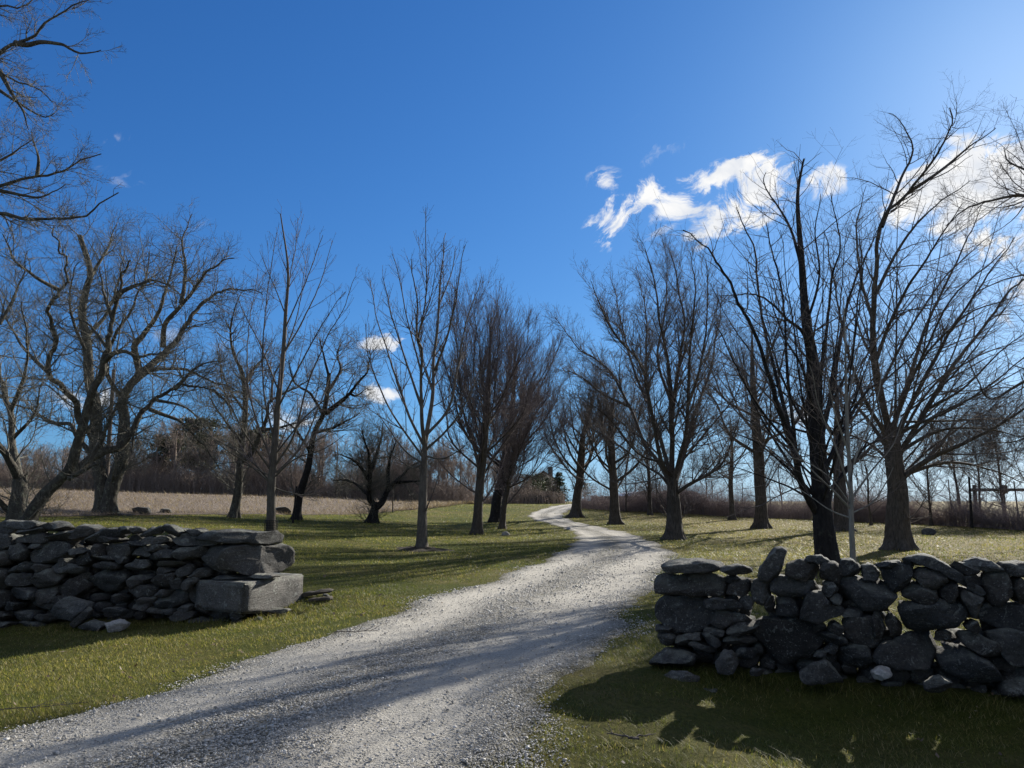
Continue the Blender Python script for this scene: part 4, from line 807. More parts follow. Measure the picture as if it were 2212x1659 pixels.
traced('old_tree', 'stubby old tree with a cut knob on its thick short trunk beside the leaning tree', 40, 1108, 22, [
 (22, 12, [(38, 1150), (39, 1100), (42, 1060), (42, 1030)]), (10, 1.5, [(42, 1036), (26, 1005), (0, 965), (-40, 930), (-90, 860)]), (9, 1.2, [(42, 1034), (36, 1005), (25, 954), (21, 878), (6, 830), (-8, 740), (10, 660)]), (8, 1.2, [(30, 1110), (12, 1097), (-10, 1074), (-50, 1060)]), (5, 1.5, [(50, 1040), (58, 1026), (62, 1018)]),
 (5, 1, [(22, 890), (50, 820), (60, 740), (40, 650)]), (5, 1, [(8, 830), (-40, 760), (-60, 680)]), (5, 1, [(25, 950), (70, 900), (90, 830)]), (4, .8, [(0, 700), (40, 620), (60, 540)])],
 'old', 181, .7, mats=('bark_old', 'twig_old'), group=GF, dens=1.2, scale=.8, flare=.3, rmul=.85)
traced('old_tree', 'old tree with a slightly leaning dark trunk behind the near young tree', 507, 1110, 36, [
 (8.5, 4.5, [(505, 1112), (511, 1080), (515, 1050), (519, 1000), (524, 955), (529, 900), (529, 836), (518, 790)]), (5, 1, [(522, 800), (503, 758), (500, 700), (515, 640)]), (6, 1, [(530, 830), (545, 800), (565, 778), (590, 730)]), (8, 1.2, [(521, 998), (546, 973), (574, 909), (586, 868), (621, 845), (668, 820)]), (5, 1, [(586, 868), (590, 820), (610, 770)]), (5, 1, [(524, 960), (480, 900), (450, 860)]), (4, 1, [(529, 890), (490, 830), (470, 760)]), (5, 1, [(560, 930), (620, 920), (680, 900)])],
 'old', 191, .8, mats=('bark_old', 'twig_old'), group=GF, dens=1.3, flare=.5, rmul=1.3, lr=.75)
traced('old_tree', 'old crooked tree with a broken stub top between the two young trees', 640, 1110, 38, [
 (8, 4, [(640, 1113), (644, 1085), (650, 1059), (666, 1008), (678, 938), (698, 896), (707, 848), (711, 806)]), (7, 1, [(704, 893), (743, 861), (765, 838), (794, 800), (800, 760)]), (5, 1, [(707, 850), (735, 800), (728, 770), (740, 730)]), (5, 1, [(698, 896), (670, 850), (640, 830), (620, 780)]), (5, 1, [(680, 935), (730, 920), (780, 890)]), (5, 1, [(672, 980), (640, 930), (600, 900)]), (4, 1, [(756, 850), (770, 855), (790, 840)]), (4, 1, [(711, 815), (700, 770), (690, 730)])],
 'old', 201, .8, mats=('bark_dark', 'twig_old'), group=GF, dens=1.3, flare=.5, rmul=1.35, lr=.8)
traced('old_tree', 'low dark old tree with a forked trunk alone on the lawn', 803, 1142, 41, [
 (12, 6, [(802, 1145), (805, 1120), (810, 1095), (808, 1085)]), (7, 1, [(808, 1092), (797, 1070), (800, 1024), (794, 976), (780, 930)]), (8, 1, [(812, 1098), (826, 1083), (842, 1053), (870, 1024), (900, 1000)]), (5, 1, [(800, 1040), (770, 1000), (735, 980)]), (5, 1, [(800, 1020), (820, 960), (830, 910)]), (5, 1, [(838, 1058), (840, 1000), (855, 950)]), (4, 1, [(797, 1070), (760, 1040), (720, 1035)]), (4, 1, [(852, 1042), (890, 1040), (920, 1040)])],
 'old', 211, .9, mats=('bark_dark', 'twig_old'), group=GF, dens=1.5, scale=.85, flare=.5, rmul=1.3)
vase_tree('sapling', 'staked thin sapling standing at the field edge right of the low forked tree', base_at(848, 1107), 3.2, .05, 1.7, 7, .8, 'young', 221, mats=('bark', 'twig'), group=GF, scale=.4, rmul=1.2, flare=.2)
# trees outside the frame whose branches reach in
traced('overhanging_tree', 'tree out of view whose crooked twiggy branches hang in at the top left', -420, 1200, 12, [
 (34, 12, [(-560, 1290), (-560, 1100), (-540, 900), (-500, 700), (-440, 500), (-380, 250)]), (13, 1.2, [(-520, 780), (-300, 500), (-120, 470), (0, 461), (58, 474), (118, 472), (182, 467), (208, 438), (250, 419)]), (12, 1.2, [(-500, 700), (-260, 480), (-90, 425), (0, 403), (48, 384), (106, 378), (147, 362), (170, 347), (218, 333)]),
 (14, 1.2, [(-440, 500), (-200, 260), (-60, 150), (0, 115), (32, 93), (77, 77), (102, 45), (141, 26), (192, 3)]), (7, 1, [(32, 93), (60, 97), (90, 91), (134, 96), (173, 114), (220, 109)]), (9, 1, [(-420, 420), (-160, 170), (-40, 150), (0, 154), (32, 173), (70, 189), (112, 222)]), (9, 1, [(-380, 260), (-160, 60), (0, 16), (48, 16), (90, -20)]),
 (6, 1, [(0, 154), (25, 200), (50, 240), (60, 280)]), (6, 1, [(-90, 425), (-20, 360), (30, 330), (70, 300)]), (5, .9, [(80, 382), (83, 340), (70, 300)]), (6, 1, [(-60, 150), (20, 210), (90, 250), (120, 245)]), (5, .9, [(-30, 405), (40, 420), (90, 425), (140, 400)])],
 'open', 231, .12, mats=('bark_old', 'twig_old'), group='trees out of view with branches reaching in', dens=1.9, scale=.42, rmul=.75, t0=.3, cap=(900, 5000, 14000))
traced('overhanging_tree', 'tree out of view whose gnarled limb hangs in at the right edge before the clouds', 2560, 1200, 19, [
 (36, 14, [(2580, 1230), (2570, 1050), (2550, 880), (2530, 700), (2500, 500), (2480, 300)]), (16, 1.5, [(2530, 700), (2420, 520), (2300, 440), (2212, 424), (2142, 433), (2095, 448), (2040, 480)]), (9, 1.2, [(2300, 440), (2240, 380), (2180, 350), (2170, 320)]), (14, 1.4, [(2550, 880), (2420, 800), (2300, 790), (2212, 825), (2150, 862), (2120, 840), (2090, 780)]),
 (10, 1.2, [(2540, 780), (2400, 650), (2280, 600), (2180, 600), (2090, 640)]), (9, 1.2, [(2520, 620), (2430, 400), (2360, 250), (2320, 100)]), (9, 1.2, [(2540, 800), (2650, 600), (2750, 480)]), (9, 1.2, [(2560, 950), (2420, 900), (2300, 900), (2200, 950), (2130, 960)])],
 'open', 241, .3, mats=('bark', 'twig'), group='trees out of view with branches reaching in', dens=1.5, scale=.9, t0=.25, lr=.6)

def scatter(n, r0, r1, p, seed, az=41):
    r = np.random.default_rng(seed); u = r.random(n); d = (r0 ** (1 - p) + u * (r1 ** (1 - p) - r0 ** (1 - p))) ** (1 / (1 - p)); a = np.radians(r.uniform(-az, az, n)); return d * np.sin(a), d * np.cos(a), d, r
# ---------------------------------------------------------------- brush, woods, hedge
def canes(n, base_fn, h, r0, seed, arch=.6, lean=None, sides=3, S=5):
    r = np.random.default_rng(seed); P0 = base_fn(r, n); H = h(P0) * r.uniform(.45, 1.15, n); az = r.random(n) * 6.283; out = H * arch * r.uniform(.1, 1.3, n)
    t = np.linspace(0, 1, S); z = H[:, None] * (1.25 * t - .25 * t ** 2 - arch * .45 * t ** 3 * r.random(n)[:, None]); o = out[:, None] * t ** 1.5
    P = np.stack([P0[:, 0:1] + np.cos(az)[:, None] * o, P0[:, 1:2] + np.sin(az)[:, None] * o, P0[:, 2:3] + z], -1) + r.normal(size=(n, S, 3)) * (.035 * H)[:, None, None] * t[None, :, None]
    R = (r0 * r.uniform(.6, 1.4, n))[:, None] * (1 - .7 * t)[None, :]; return P, R
def brush_mesh(n, base_fn, h, r0, seed, arch=.6, twigs=2.2, tl=.5):
    P, R = canes(n, base_fn, h, r0, seed, arch); r = np.random.default_rng(seed + 1)
    P2, R2 = grow(r, P, R, twigs, .25, 1, .8, .25, tl, .2, 3, .15, .02, .7, r0 * .5, cap=int(n * 4)); return merge([tubes(P, R, 3), tubes(P2, R2, 3)])
def strip(front_px, depth, lift=0):
    A = np.array([at(*p)[:2] for p in front_px]); k = np.linspace(0, 1, len(A))
    def fn(r, n):
        s = r.random(n); d = r.random(n) ** 1.2 * depth; x = np.interp(s, k, A[:, 0]); y = np.interp(s, k, A[:, 1]) + d + .5 * np.sin(x * .7) + r.normal(size=n) * .3
        return np.stack([x, y, ground(x, y)], -1)
    return fn
# the wood beyond the straw field: one mass
def back_strip(x0, x1, y0, y1):
    def fn(r, n):
        x = r.uniform(x0, x1, n); y = np.interp(x, FLD[1][:, 0], FLD[1][:, 1]) + y0 + (y1 - y0) * r.random(n); return np.stack([x, y, ground(x, y)], -1)
    return fn
HW = lambda P: (3.6 + 1.3 * np.sin(P[:, 0] * .35) + 1.0 * np.sin(P[:, 0] * .93 + 1)) * np.interp(P[:, 0], [-70, -50, -40, -12, -4, 6], [.75, .9, 1.15, 1.05, .6, .3])
V, Q = brush_mesh(24000, back_strip(-125, 6, 0, 14), HW, .024, 301, .5, 1.3, 1.1)
tag(mesh_obj('undergrowth', V, [Q], M['brush'], at_base=False), kind='stuff')
def wood():
    r = np.random.default_rng(311); protos = []
    for k in range(6):
        limbs, radii = vase((0, 200), 9, .14, 2.5 + k * .3, 6, 2.4, np.random.default_rng(320 + k), (0, 0), .85); z0 = float(ground(0, 200))
        limbs = [l - np.array([0, 200, z0]) for l in limbs]; rr = np.random.default_rng(330 + k); parts = [limb_mesh(catmull(l, 8), np.interp(np.linspace(0, 1, 8), np.linspace(0, 1, len(q)), q), 4, rr) for l, q in zip(limbs, radii)]
        parts.append(crown_mesh(rr, limbs, radii, 'maple', .75, 1.0, .1, (160, 700, 1500), 3.2)); protos.append(merge(parts))
    VV = []
    for i in range(260):
        x = r.uniform(-120, 6); y = np.interp(x, FLD[1][:, 0], FLD[1][:, 1]) + 3 + 26 * r.random() ** 1.3; V, Q = protos[i % 6]; a = r.random() * 6.283; c, s = math.cos(a), math.sin(a)
        hk = np.interp(x, [-75, -60, -48, -36, -22, -10, -3, 6], [.62, .72, 1.0, 1.05, .95, .9, .68, .45]) * r.uniform(.65, 1.15)
        W = V * (hk * r.uniform(.9, 1.3), hk * r.uniform(.9, 1.3), hk); W = np.stack([W[:, 0] * c - W[:, 1] * s + x, W[:, 0] * s + W[:, 1] * c + y, W[:, 2] + float(ground(x, y))], -1); VV.append((W, Q))
    V, Q = merge(VV); tag(mesh_obj('woods', V, [Q], M['brush'], at_base=False), kind='stuff')
wood()
# brambles along the right edge of the lawn
RB = [(1252, 1098), (1330, 1104), (1420, 1108), (1500, 1111), (1600, 1117), (1700, 1121), (1850, 1127), (2000, 1134), (2212, 1146), (2500, 1160)]
HB = lambda P: (1.2 + .55 * np.sin(P[:, 0] * .6) + .45 * np.sin(P[:, 0] * 1.7 + P[:, 1])) * (1 + .7 * (np.sin(P[:, 0] * 37.7 + P[:, 1] * 91.3) > .72))
V, Q = brush_mesh(13000, strip(RB, 4.5), HB, .009, 341, .9, 3.0, .5)
P2 = brush_mesh(1000, strip(RB, 7), lambda P: 2.5 + 1.3 * np.sin(P[:, 0] * .55 + P[:, 1]) + .9 * np.sin(P[:, 0] * 1.9), .011, 345, .6, 5.0, .9); V, Q = merge([(V, Q), P2])
tag(mesh_obj('brambles', V, [Q], M['brush_purple'], at_base=False), kind='stuff')
# small trees growing out of the brambles
def hedge_trees():
    protos = []; r = np.random.default_rng(351)
    for k in range(3):
        limbs, radii = vase((30 + k, 48), 7.5, .085, 1.6, 9, 2.6, np.random.default_rng(352 + k), (.6 - .5 * k, 0), .75); protos.append((limbs, radii))
    spots = [(2010, 1112, 0, .95, 'leaning hedgerow tree right beside the widest flared trunk'), (2075, 1112, 1, 1.0, 'twisted hedgerow tree left of the tall dark fence post'), (2118, 1114, 2, .9, 'hedgerow tree just right of the tall dark fence post'), (2172, 1118, 0, 1.1, 'hedgerow tree behind the square rail fence at the right edge'),
             (1690, 1100, 1, .8, 'small hedgerow tree left of the snag topped black trunk'), (1530, 1094, 2, .7, 'small hedgerow tree right of the burled tree'), (1352, 1088, 0, .75, 'small hedgerow tree behind the stout trunk at the outer bend'), (1420, 1090, 1, .75, 'small hedgerow tree behind the white hoop roofs, left of the burl'), (1880, 1106, 2, .85, 'hedgerow tree between the sapling and the widest flared trunk'), (2225, 1122, 1, 1.2, 'hedgerow tree cut off by the right edge of the view')]
    done = {}
    for (px, py, k, s, lab) in spots:
        Y = 47 if px > 1800 else 62; b = pt(px, 1100, Y); x, y = b[0], b[1]; z = float(ground(x, y))
        if k not in done:
            root = build_tree('hedgerow_tree', lab, (30 + k, 48), *protos[k], 'open', 360 + k, mats=('bark', 'twig'), group='small trees growing out of the brambles', rmul=1.6, dens=1.2, cap=(500, 3000, 8000)); done[k] = root
        else:
            src = done[k]; root = src.copy(); col.objects.link(root); root['label'] = lab
            for ch in src.children: c = ch.copy(); col.objects.link(c); c.parent = root
        root.location = (x, y, z); root.scale = (s, s, s); root.rotation_euler.z = r.random() * 6.28
hedge_trees()
# evergreens: layered sprays of needles on a trunk
def evergreen(name, label, px, Y, H, wid, seed, shape, group, n=5200):
    r = np.random.default_rng(seed); b = pt(px, 1090, Y); x, y = b[0], b[1]; z = float(ground(x, y)); root = tag(empty(name, (x, y, z)), label, 'tree', group)
    P = np.array([[x, y, z - .2], [x + .1, y, z + H * .5], [x, y, z + H * .97]]); V, Q = limb_mesh(catmull(P, 12), np.linspace(.028 * H, .006 * H, 12), 8, r, .06, .3, z); mesh_obj('trunk', V, [Q], M['bark'], root)
    nb = 130; hb = (.06 if shape == 'cone' else .28) + (.92 - (.06 if shape == 'cone' else .28)) * r.random(nb) ** .9; az = r.random(nb) * 6.283
    ext = wid * ((1 - hb) ** .8 * 1.15 if shape == 'cone' else np.sqrt(np.clip(1 - ((hb - .62) / .42) ** 2, .05, 1))) * r.uniform(.65, 1.15, nb)
    T = []; m = n // nb
    for k in range(nb):
        t = r.random(m) ** .7; o = ext[k] * t; c = np.stack([x + np.cos(az[k]) * o, y + np.sin(az[k]) * o, z + H * hb[k] + o * (.12 if shape != 'cone' else -.18)], -1) + r.normal(size=(m, 3)) * (.035 * H, .035 * H, .018 * H) * (1.2 - t)[:, None]; T.append(c)
    C = np.concatenate(T); m = len(C); d = unit(r.normal(size=(m, 3)) + (0, 0, .25)); q = unit(np.cross(d, r.normal(size=(m, 3)))); L = (.045 * H * r.uniform(.5, 1.3, m))[:, None]
    V = np.stack([C - q * L * .28, C + q * L * .28, C + d * L], 1).reshape(-1, 3); mesh_obj('crown', V, [np.arange(3 * m).reshape(m, 3)], M['needles'], root, smooth=False, attrs={'shade': np.repeat(r.random(m), 3)})
GE = 'evergreens in the wood beyond the field'
evergreen('pine_tree', 'round topped dark pine in the wood, tallest beyond the field', 425, 103, 10.6, 3.3, 401, 'round', GE)
evergreen('pine_tree', 'dark pine in the wood right behind the old tree with the leaning dark trunk', 545, 104, 9.6, 3.6, 402, 'round', GE)
evergreen('pine_tree', 'smaller dark pine at the left of the tallest round topped pine', 352, 106, 8.4, 2.6, 403, 'round', GE)
evergreen('spruce_tree', 'dark conical spruce beside the far end of the drive', 1208, 90, 3.9, 1.7, 404, 'cone', 'evergreens at the end of the drive', 4000)
evergreen('spruce_tree', 'low dark evergreen left of the conical spruce where the drive vanishes', 1150, 92, 3.6, 2.4, 405, 'round', 'evergreens at the end of the drive', 4000)
evergreen('spruce_tree', 'yellowish evergreen shrub between the spruce and the low dark evergreen', 1182, 97, 3.4, 1.5, 406, 'cone', 'evergreens at the end of the drive', 3000)
evergreen('spruce_tree', 'dark evergreen shrub right of the conical spruce behind the leaning trunk', 1262, 92, 2.6, 1.6, 407, 'round', 'evergreens at the end of the drive', 3000)
for (a, b, lab, sd_) in (((1.4, 87.5), (4.6, 88.5), 'far dark stone wall left of the point where the drive vanishes', 411), ((8.9, 88.5), (16, 83), 'far dark stone wall behind the leaning tree right of the drive', 412)):
    w = Wall(a, b, None, 'dry_stone_wall', lab, 'far stone walls at the end of the drive'); w.root.location.z = float(ground(*a)); zz = float(ground(*a)); oldw = w.world
    w.world = lambda V, d, oldw=oldw, zz=zz: oldw(V, d) + np.array([0, 0, zz]); fill_stones(w, 0, w.L, lambda u: .95, .2, .3, [], sd_); fill_stones(w, 0, w.L, lambda u: .8, .5, .34, [], sd_ + 5)
# ---------------------------------------------------------------- buildings far away
def boxm(c, s): # centre, size
    c = np.array(c, float); s = np.array(s, float) / 2; V = np.array([[i, j, k] for i in (-1, 1) for j in (-1, 1) for k in (-1, 1)]) * s + c
    return V, np.array([[0, 1, 3, 2], [4, 6, 7, 5], [0, 4, 5, 1], [2, 3, 7, 6], [0, 2, 6, 4], [1, 5, 7, 3]])
def house():
    Y = 118; x = (1172 - CX) / F * Y; z = float(ground(x, Y)); root = tag(empty('house', (x, Y, z)), 'white clapboard house glimpsed through branches beyond the end of the drive', 'house')
    w, d, h, rh = 5.0, 4.6, 3.0, 1.6; V = np.array([[x - w / 2, Y - d / 2, z - .3], [x + w / 2, Y - d / 2, z - .3], [x + w / 2, Y + d / 2, z - .3], [x - w / 2, Y + d / 2, z - .3], [x - w / 2, Y - d / 2, z + h], [x + w / 2, Y - d / 2, z + h], [x + w / 2, Y + d / 2, z + h], [x - w / 2, Y + d / 2, z + h], [x, Y - d / 2, z + h + rh], [x, Y + d / 2, z + h + rh]])
    mesh_obj('wall', V, [np.array([[0, 1, 5, 4], [1, 2, 6, 5], [2, 3, 7, 6], [3, 0, 4, 7]]), np.array([[4, 5, 8], [6, 7, 9]])], M['white'], root, smooth=False)
    RV = []; e = .35
    for sgn in (-1, 1):
        a = np.array([sgn * (w / 2 + e), 0, h - e * rh / (w / 2)]); t = np.array([0, 0, h + rh])
        for yy in (-d / 2 - e, d / 2 + e):
            for q in (a, t):
                for up in (.03, .18): RV.append([x + q[0], Y + yy, z + q[2] + up])
    RV = np.array(RV); F_ = []
    for s in (0, 8): F_ += [[s, s + 2, s + 6, s + 4], [s + 1, s + 5, s + 7, s + 3], [s, s + 1, s + 3, s + 2], [s + 4, s + 6, s + 7, s + 5], [s, s + 4, s + 5, s + 1], [s + 2, s + 3, s + 7, s + 6]]
    rf = mesh_obj('roof', RV, [np.array(F_)], M['roof'], root, smooth=False)
    for (dx, dz) in ((-1.5, 1.0), (1.5, 1.0)):
        V, Q = boxm((x + dx, Y - d / 2 - .03, z + dz + .6), (.95, .08, 1.4)); mesh_obj('window', V, [Q], M['glass'], root, smooth=False)
    V, Q = boxm((x, Y - d / 2 - .03, z + 1.0), (1.0, .1, 2.1)); mesh_obj('door', V, [Q], M['wood'], root, smooth=False); V, Q = boxm((x + 1.2, Y + .6, z + h + rh), (.7, .7, 1.8)); mesh_obj('chimney', V, [Q], M['stone'], root, smooth=False)
house()
def hoop(px, Y, wid, H, Lg, lab):
    x = (px - CX) / F * Y; z = float(ground(x, Y)); root = tag(empty('hoop_greenhouse', (x, Y, z)), lab, 'greenhouse', 'white hoop greenhouses beyond the brambles'); a = np.linspace(0, math.pi, 15); n = 2
    V = np.array([[x + wid / 2 * math.cos(t), Y + yy, z + H * math.sin(t) ** .8] for yy in (0, Lg) for t in a]); Q = np.array([[i, i + 1, i + 16, i + 15] for i in range(14)]); mesh_obj('cover', V, [Q], M['film'], root)
    mesh_obj('end_panel', np.vstack([V[:15] - (0, .02, 0), [[x, Y - .02, z]]]), [np.array([[i, i + 1, 15] for i in range(14)])], M['film'], root, smooth=False)
    V, Q = boxm((x, Y - .08, z + .95), (1.1, .06, 1.9)); mesh_obj('door', V, [Q], M['wood'], root, smooth=False)
hoop(1383, 150, 6.0, 3.0, 20, 'white hoop greenhouse seen low behind the stout trunk at the bend'); hoop(1432, 152, 5.4, 3.3, 20, 'white hoop greenhouse seen just left of the burled trunk'); hoop(1487, 150, 6.0, 3.3, 20, 'white hoop greenhouse seen just right of the burled trunk')
# ---------------------------------------------------------------- fences, pole, small things
def pole_mesh(p, q, r0, r1, sides=9): return limb_mesh(catmull([p, (np.array(p) + q) / 2, q], 8), np.linspace(r0, r1, 8), sides, np.random.default_rng(3), .03)
def utility_pole():
    Y = 58; b = pt(226, 1090, Y); z = float(ground(b[0], b[1])); root = tag(empty('utility_pole', (b[0], b[1], z)), 'leaning brown utility pole seen between the trunks of the double trunked tree', 'pole')
    top = pt(246, 798, Y); V, Q = pole_mesh(np.array([b[0], b[1], z - .3]), top, .19, .13); mesh_obj('shaft', V, [Q], M['pole'], root); V, Q = pole_mesh(top, top + (.05, 0, .5), .05, .06, 7); mesh_obj('insulator', V, [Q], M['metal'], root)
    for (dz, e) in ((.45, pt(-420, 860, 66)), (-2.0, pt(-420, 925, 66))):
        s = top + (0, 0, dz); P = np.array([s * (1 - t) + e * t - (0, 0, 2.2 * t * (1 - t)) for t in np.linspace(0, 1, 20)]); V, Q = tubes(P[None], np.full((1, 20), .014), 4); mesh_obj('wire', V, [Q], M['black'], root)
utility_pole()
def wire_fence():
    r = np.random.default_rng(421); pts = [at(px, py)[:2] + (0, 3.2) for px, py in RB[1:]]; A = np.array(pts); k = np.linspace(0, 1, len(A)); n = 13; P = np.stack([np.interp(np.linspace(0, 1, n), k, A[:, j]) for j in (0, 1)], -1)
    root = tag(empty('wire_fence', (*P[n // 2], float(ground(*P[n // 2])))), 'tall wire fence on thin dark posts behind the brambles on the right', 'fence')
    for p in P:
        z = float(ground(*p)); V, Q = pole_mesh(np.array([*p, z - .2]), np.array([p[0] + r.uniform(-.1, .1), p[1], z + r.uniform(2.3, 2.8)]), .04, .032, 7); mesh_obj('post', V, [Q], M['pole'], root)
    for h in (.9, 1.5, 2.1):
        W = np.array([[p[0], p[1] - .07, float(ground(*p)) + h] for p in P]); V, Q = tubes(W[None], np.full((1, n), .006), 4); mesh_obj('wire', V, [Q], M['metal'], root)
wire_fence()
def rail_fence():
    Y = 46; x0 = (2095 - CX) / F * Y; z = float(ground(x0, Y)); root = tag(empty('rail_fence', (x0 + 2, Y, z)), 'square weathered posts carrying one high board at the right edge behind the brambles', 'fence')
    top = pt(2100, 1058, Y)[2]
    for dx in (.1, 1.75, 4.2, 6.8): V, Q = boxm((x0 + dx, Y + .12, (z + top + .25) / 2), (.16, .16, top + .35 - z)); mesh_obj('post', V, [Q], M['wood'], root, smooth=False)
    V, Q = boxm((x0 + 3.4, Y, top), (7.2, .05, .17)); mesh_obj('rail', V, [Q], M['wood'], root, smooth=False)
    V, Q = boxm((x0 + 1.75, Y - .06, top + .02), (.36, .06, .5)); mesh_obj('plate', V, [Q], M['wood'], root, smooth=False)
rail_fence()
def dark_post():
    b = pt(2097, 1105, 43); z = float(ground(b[0], b[1])); V, Q = pole_mesh(np.array([b[0], b[1], z - .1]), pt(2093, 1030, 43), .075, .055); tag(mesh_obj('fence_post', V, [Q], M['bark_dark']), 'tall dark broken post standing in the brambles at the right', 'post')
dark_post()
def rock(px, py, w, h, d, mat, lab, seed, Y=None, group='field stones on the grass'):
    p = at(px, py) if Y is None else pt(px, py, Y); r = np.random.default_rng(seed); V, F4, F3 = stone_mesh(ngon(w / 2, h / 2, 0, r) + (0, h * .3), d / 2, seed, .08, 9); a = r.uniform(-.4, .4); c, s = math.cos(a), math.sin(a)
    V = np.stack([V[:, 0] * c - V[:, 1] * s + p[0], V[:, 0] * s + V[:, 1] * c + p[1], V[:, 2] + float(ground(p[0], p[1]))], -1); tag(mesh_obj('field_stone', V, [F4, F3], M[mat]), lab, 'stone', group)
def litter():
    x, y, d, r = scatter(5200, 3.2, 30, .8, 521); l, rt = road_lr(y); e = np.minimum(x - l, rt - x); kp = (e < -.02) & (r.random(len(x)) < .2 + .4 * np.sin(x * 1.3) * np.sin(y * .9)) | (r.random(len(x)) < .02); x, y, d = x[kp], y[kp], d[kp]; m = len(x)
    s = (.012 + .018 * r.random(m)) * np.clip(d / 9, .8, 1.6); c = np.stack([x, y, ground(x, y) + .028 + .012 * r.random(m)], -1); a = r.random(m) * 6.283; u = np.stack([np.cos(a), np.sin(a), r.normal(size=m) * .35], -1) * s[:, None]; v = np.stack([-np.sin(a), np.cos(a), r.normal(size=m) * .35], -1) * (s * .55)[:, None]
    V = np.stack([c - u, c + v, c + u + (0, 0, .006), c - v], 1).reshape(-1, 3); tag(mesh_obj('fallen_leaves', V, [np.arange(4 * m).reshape(m, 4)], M['leaf'], smooth=False, attrs={'shade': np.repeat(r.random(m) ** 1.3, 4)}, at_base=False), kind='stuff')
litter()
rock(306, 1111, .75, .4, .6, 'stone', 'flat grey stone at the field edge just right of the double trunked tree', 431)
rock(358, 1110, .5, .3, .5, 'stone', 'small rounded stone at the field edge, second from the double trunked tree', 432)
rock(608, 1111, 1.0, .55, .7, 'stone_dark', 'dark stone at the field edge beside the crooked stub topped tree', 433)
rock(624, 1112, .4, .4, .4, 'stone_dark', 'small dark stone between a larger stone and the stub topped tree', 434)
rock(2006, 1156, .6, .42, .5, 'stone_dark', 'dark stone alone on the lawn right of the widest flared trunk', 435)
rock(1092, 1157, .35, .2, .3, 'stone_pale', 'pale little stone on the grass right of the purplish clump', 436)
def stake():
    b = at(632, 1131); z = float(ground(b[0], b[1])); V, Q = pole_mesh(np.array([b[0], b[1], z - .1]), np.array([b[0] + .12, b[1], z + 1.65]), .05, .045, 7); tag(mesh_obj('stake', V, [Q], M['bark_dark']), 'thin dark stake upright in the lawn before the crooked stub topped tree', 'stake')
stake()
def planks():
    for k, (px, py, ang, L, lab) in enumerate(((683, 1290, .15, .62, 'split grey plank lying on top beside the granite block'), (690, 1299, -.25, .5, 'split grey plank under another plank beside the granite block'))):
        b = at(px, py); z = float(ground(b[0], b[1])) + .02 + .05 * (1 - k); r = np.random.default_rng(440 + k); V, F4, F3 = stone_mesh(np.array([[-L / 2, -.03], [L / 2, -.035], [L / 2 - .05, .035], [-L / 2 + .04, .03]]), .08, 441 + k, .06, 4); c, s = math.cos(ang), math.sin(ang)
        V = np.stack([V[:, 0] * c - V[:, 1] * s + b[0], V[:, 0] * s + V[:, 1] * c + b[1], V[:, 2] + z + V[:, 0] * .15], -1); tag(mesh_obj('plank', V, [F4, F3], M['wood']), lab, 'plank', 'broken planks by the wall end')
planks()
def stick(px, py, L, ang, lab, seed, r0=.008):
    b = at(px, py); r = np.random.default_rng(seed); n = 9; t = np.linspace(-.5, .5, n); x = b[0] + np.cos(ang) * t * L; y = b[1] + np.sin(ang) * t * L; P = np.stack([x, y, ground(x, y) + .045 + 0 * t], -1); P = P + r.normal(size=P.shape) * (.02 * L, .02 * L, .004)
    P2, R2 = grow(r, P[None], np.full((1, n), r0), 3.5 / L, .3, 1, .6, .2, L * .35, .2, 3, .1, 0, .7, r0 * .4); V, Q = merge([tubes(P[None], np.linspace(r0, r0 * .5, n)[None], 5), tubes(P2, R2, 3)]); tag(mesh_obj('fallen_twig', V, [Q], M['twig']), lab, 'twig', 'fallen twigs on the ground')
stick(1345, 1607, .22, 2.6, 'forked twig on the gravel at the right edge of the drive', 451); stick(1382, 1607, .18, .5, 'short dark twig at the right gravel edge near the wall shadow', 452); stick(1290, 1690, .16, 1.0, 'twig on the grass below the wall shadow', 453); stick(70, 1542, .7, .35, 'long curved straw coloured twig on the left grass verge', 454, .004); stick(770, 1373, .5, .2, 'twig on the left verge in front of the planks', 455, .006)
# ring of soil round the near young tree
def mulch():
    b = base_at(910, 1187, 24.3); r = np.random.default_rng(461); th = np.linspace(0, 2 * math.pi, 40, endpoint=False); V, Q = [], []
    for k, q in enumerate(np.linspace(0, 1, 10)):
        rad = .05 + q * (.68 + .12 * np.sin(3 * th + 1) + .08 * np.sin(7 * th)); x = b[0] + rad * np.cos(th) * 1.25; y = b[1] + rad * np.sin(th); V.append(np.stack([x, y, ground(x, y) + .13 * (1 - q ** 1.5) - .012 + r.normal(size=40) * .018 * (1 - q)], -1))
    for k in range(9):
        for i in range(40): Q.append([k * 40 + i, (k + 1) * 40 + i, (k + 1) * 40 + (i + 1) % 40, k * 40 + (i + 1) % 40])
    tag(mesh_obj('mulch', np.concatenate(V), [np.array(Q)], M['soil']), kind='stuff')
mulch()
def trunk_guard():
    t = [o for o in bpy.data.objects if o.name == 'young_tree'][0]; n = 20; th = np.linspace(0, 2 * math.pi, n, endpoint=False); b = np.array(t.location); VV = []
    for z in np.linspace(.02, .62, 9): VV.append((z, 1))
    parts = []
    for z, _ in VV: P = b + np.stack([.19 * np.cos(np.append(th, th[:2])), .19 * np.sin(np.append(th, th[:2])), 0 * np.append(th, th[:2]) + z], -1); parts.append(tubes(P[None], np.full((1, n + 2), .007), 4))
    for a in th: P = b + np.array([[.19 * math.cos(a), .19 * math.sin(a), z] for z in (.0, .3, .63)]); parts.append(tubes(P[None], np.full((1, 3), .007), 4))
    V, Q = merge(parts); mesh_obj('trunk_guard', V, [Q], M['black'], t)
trunk_guard()
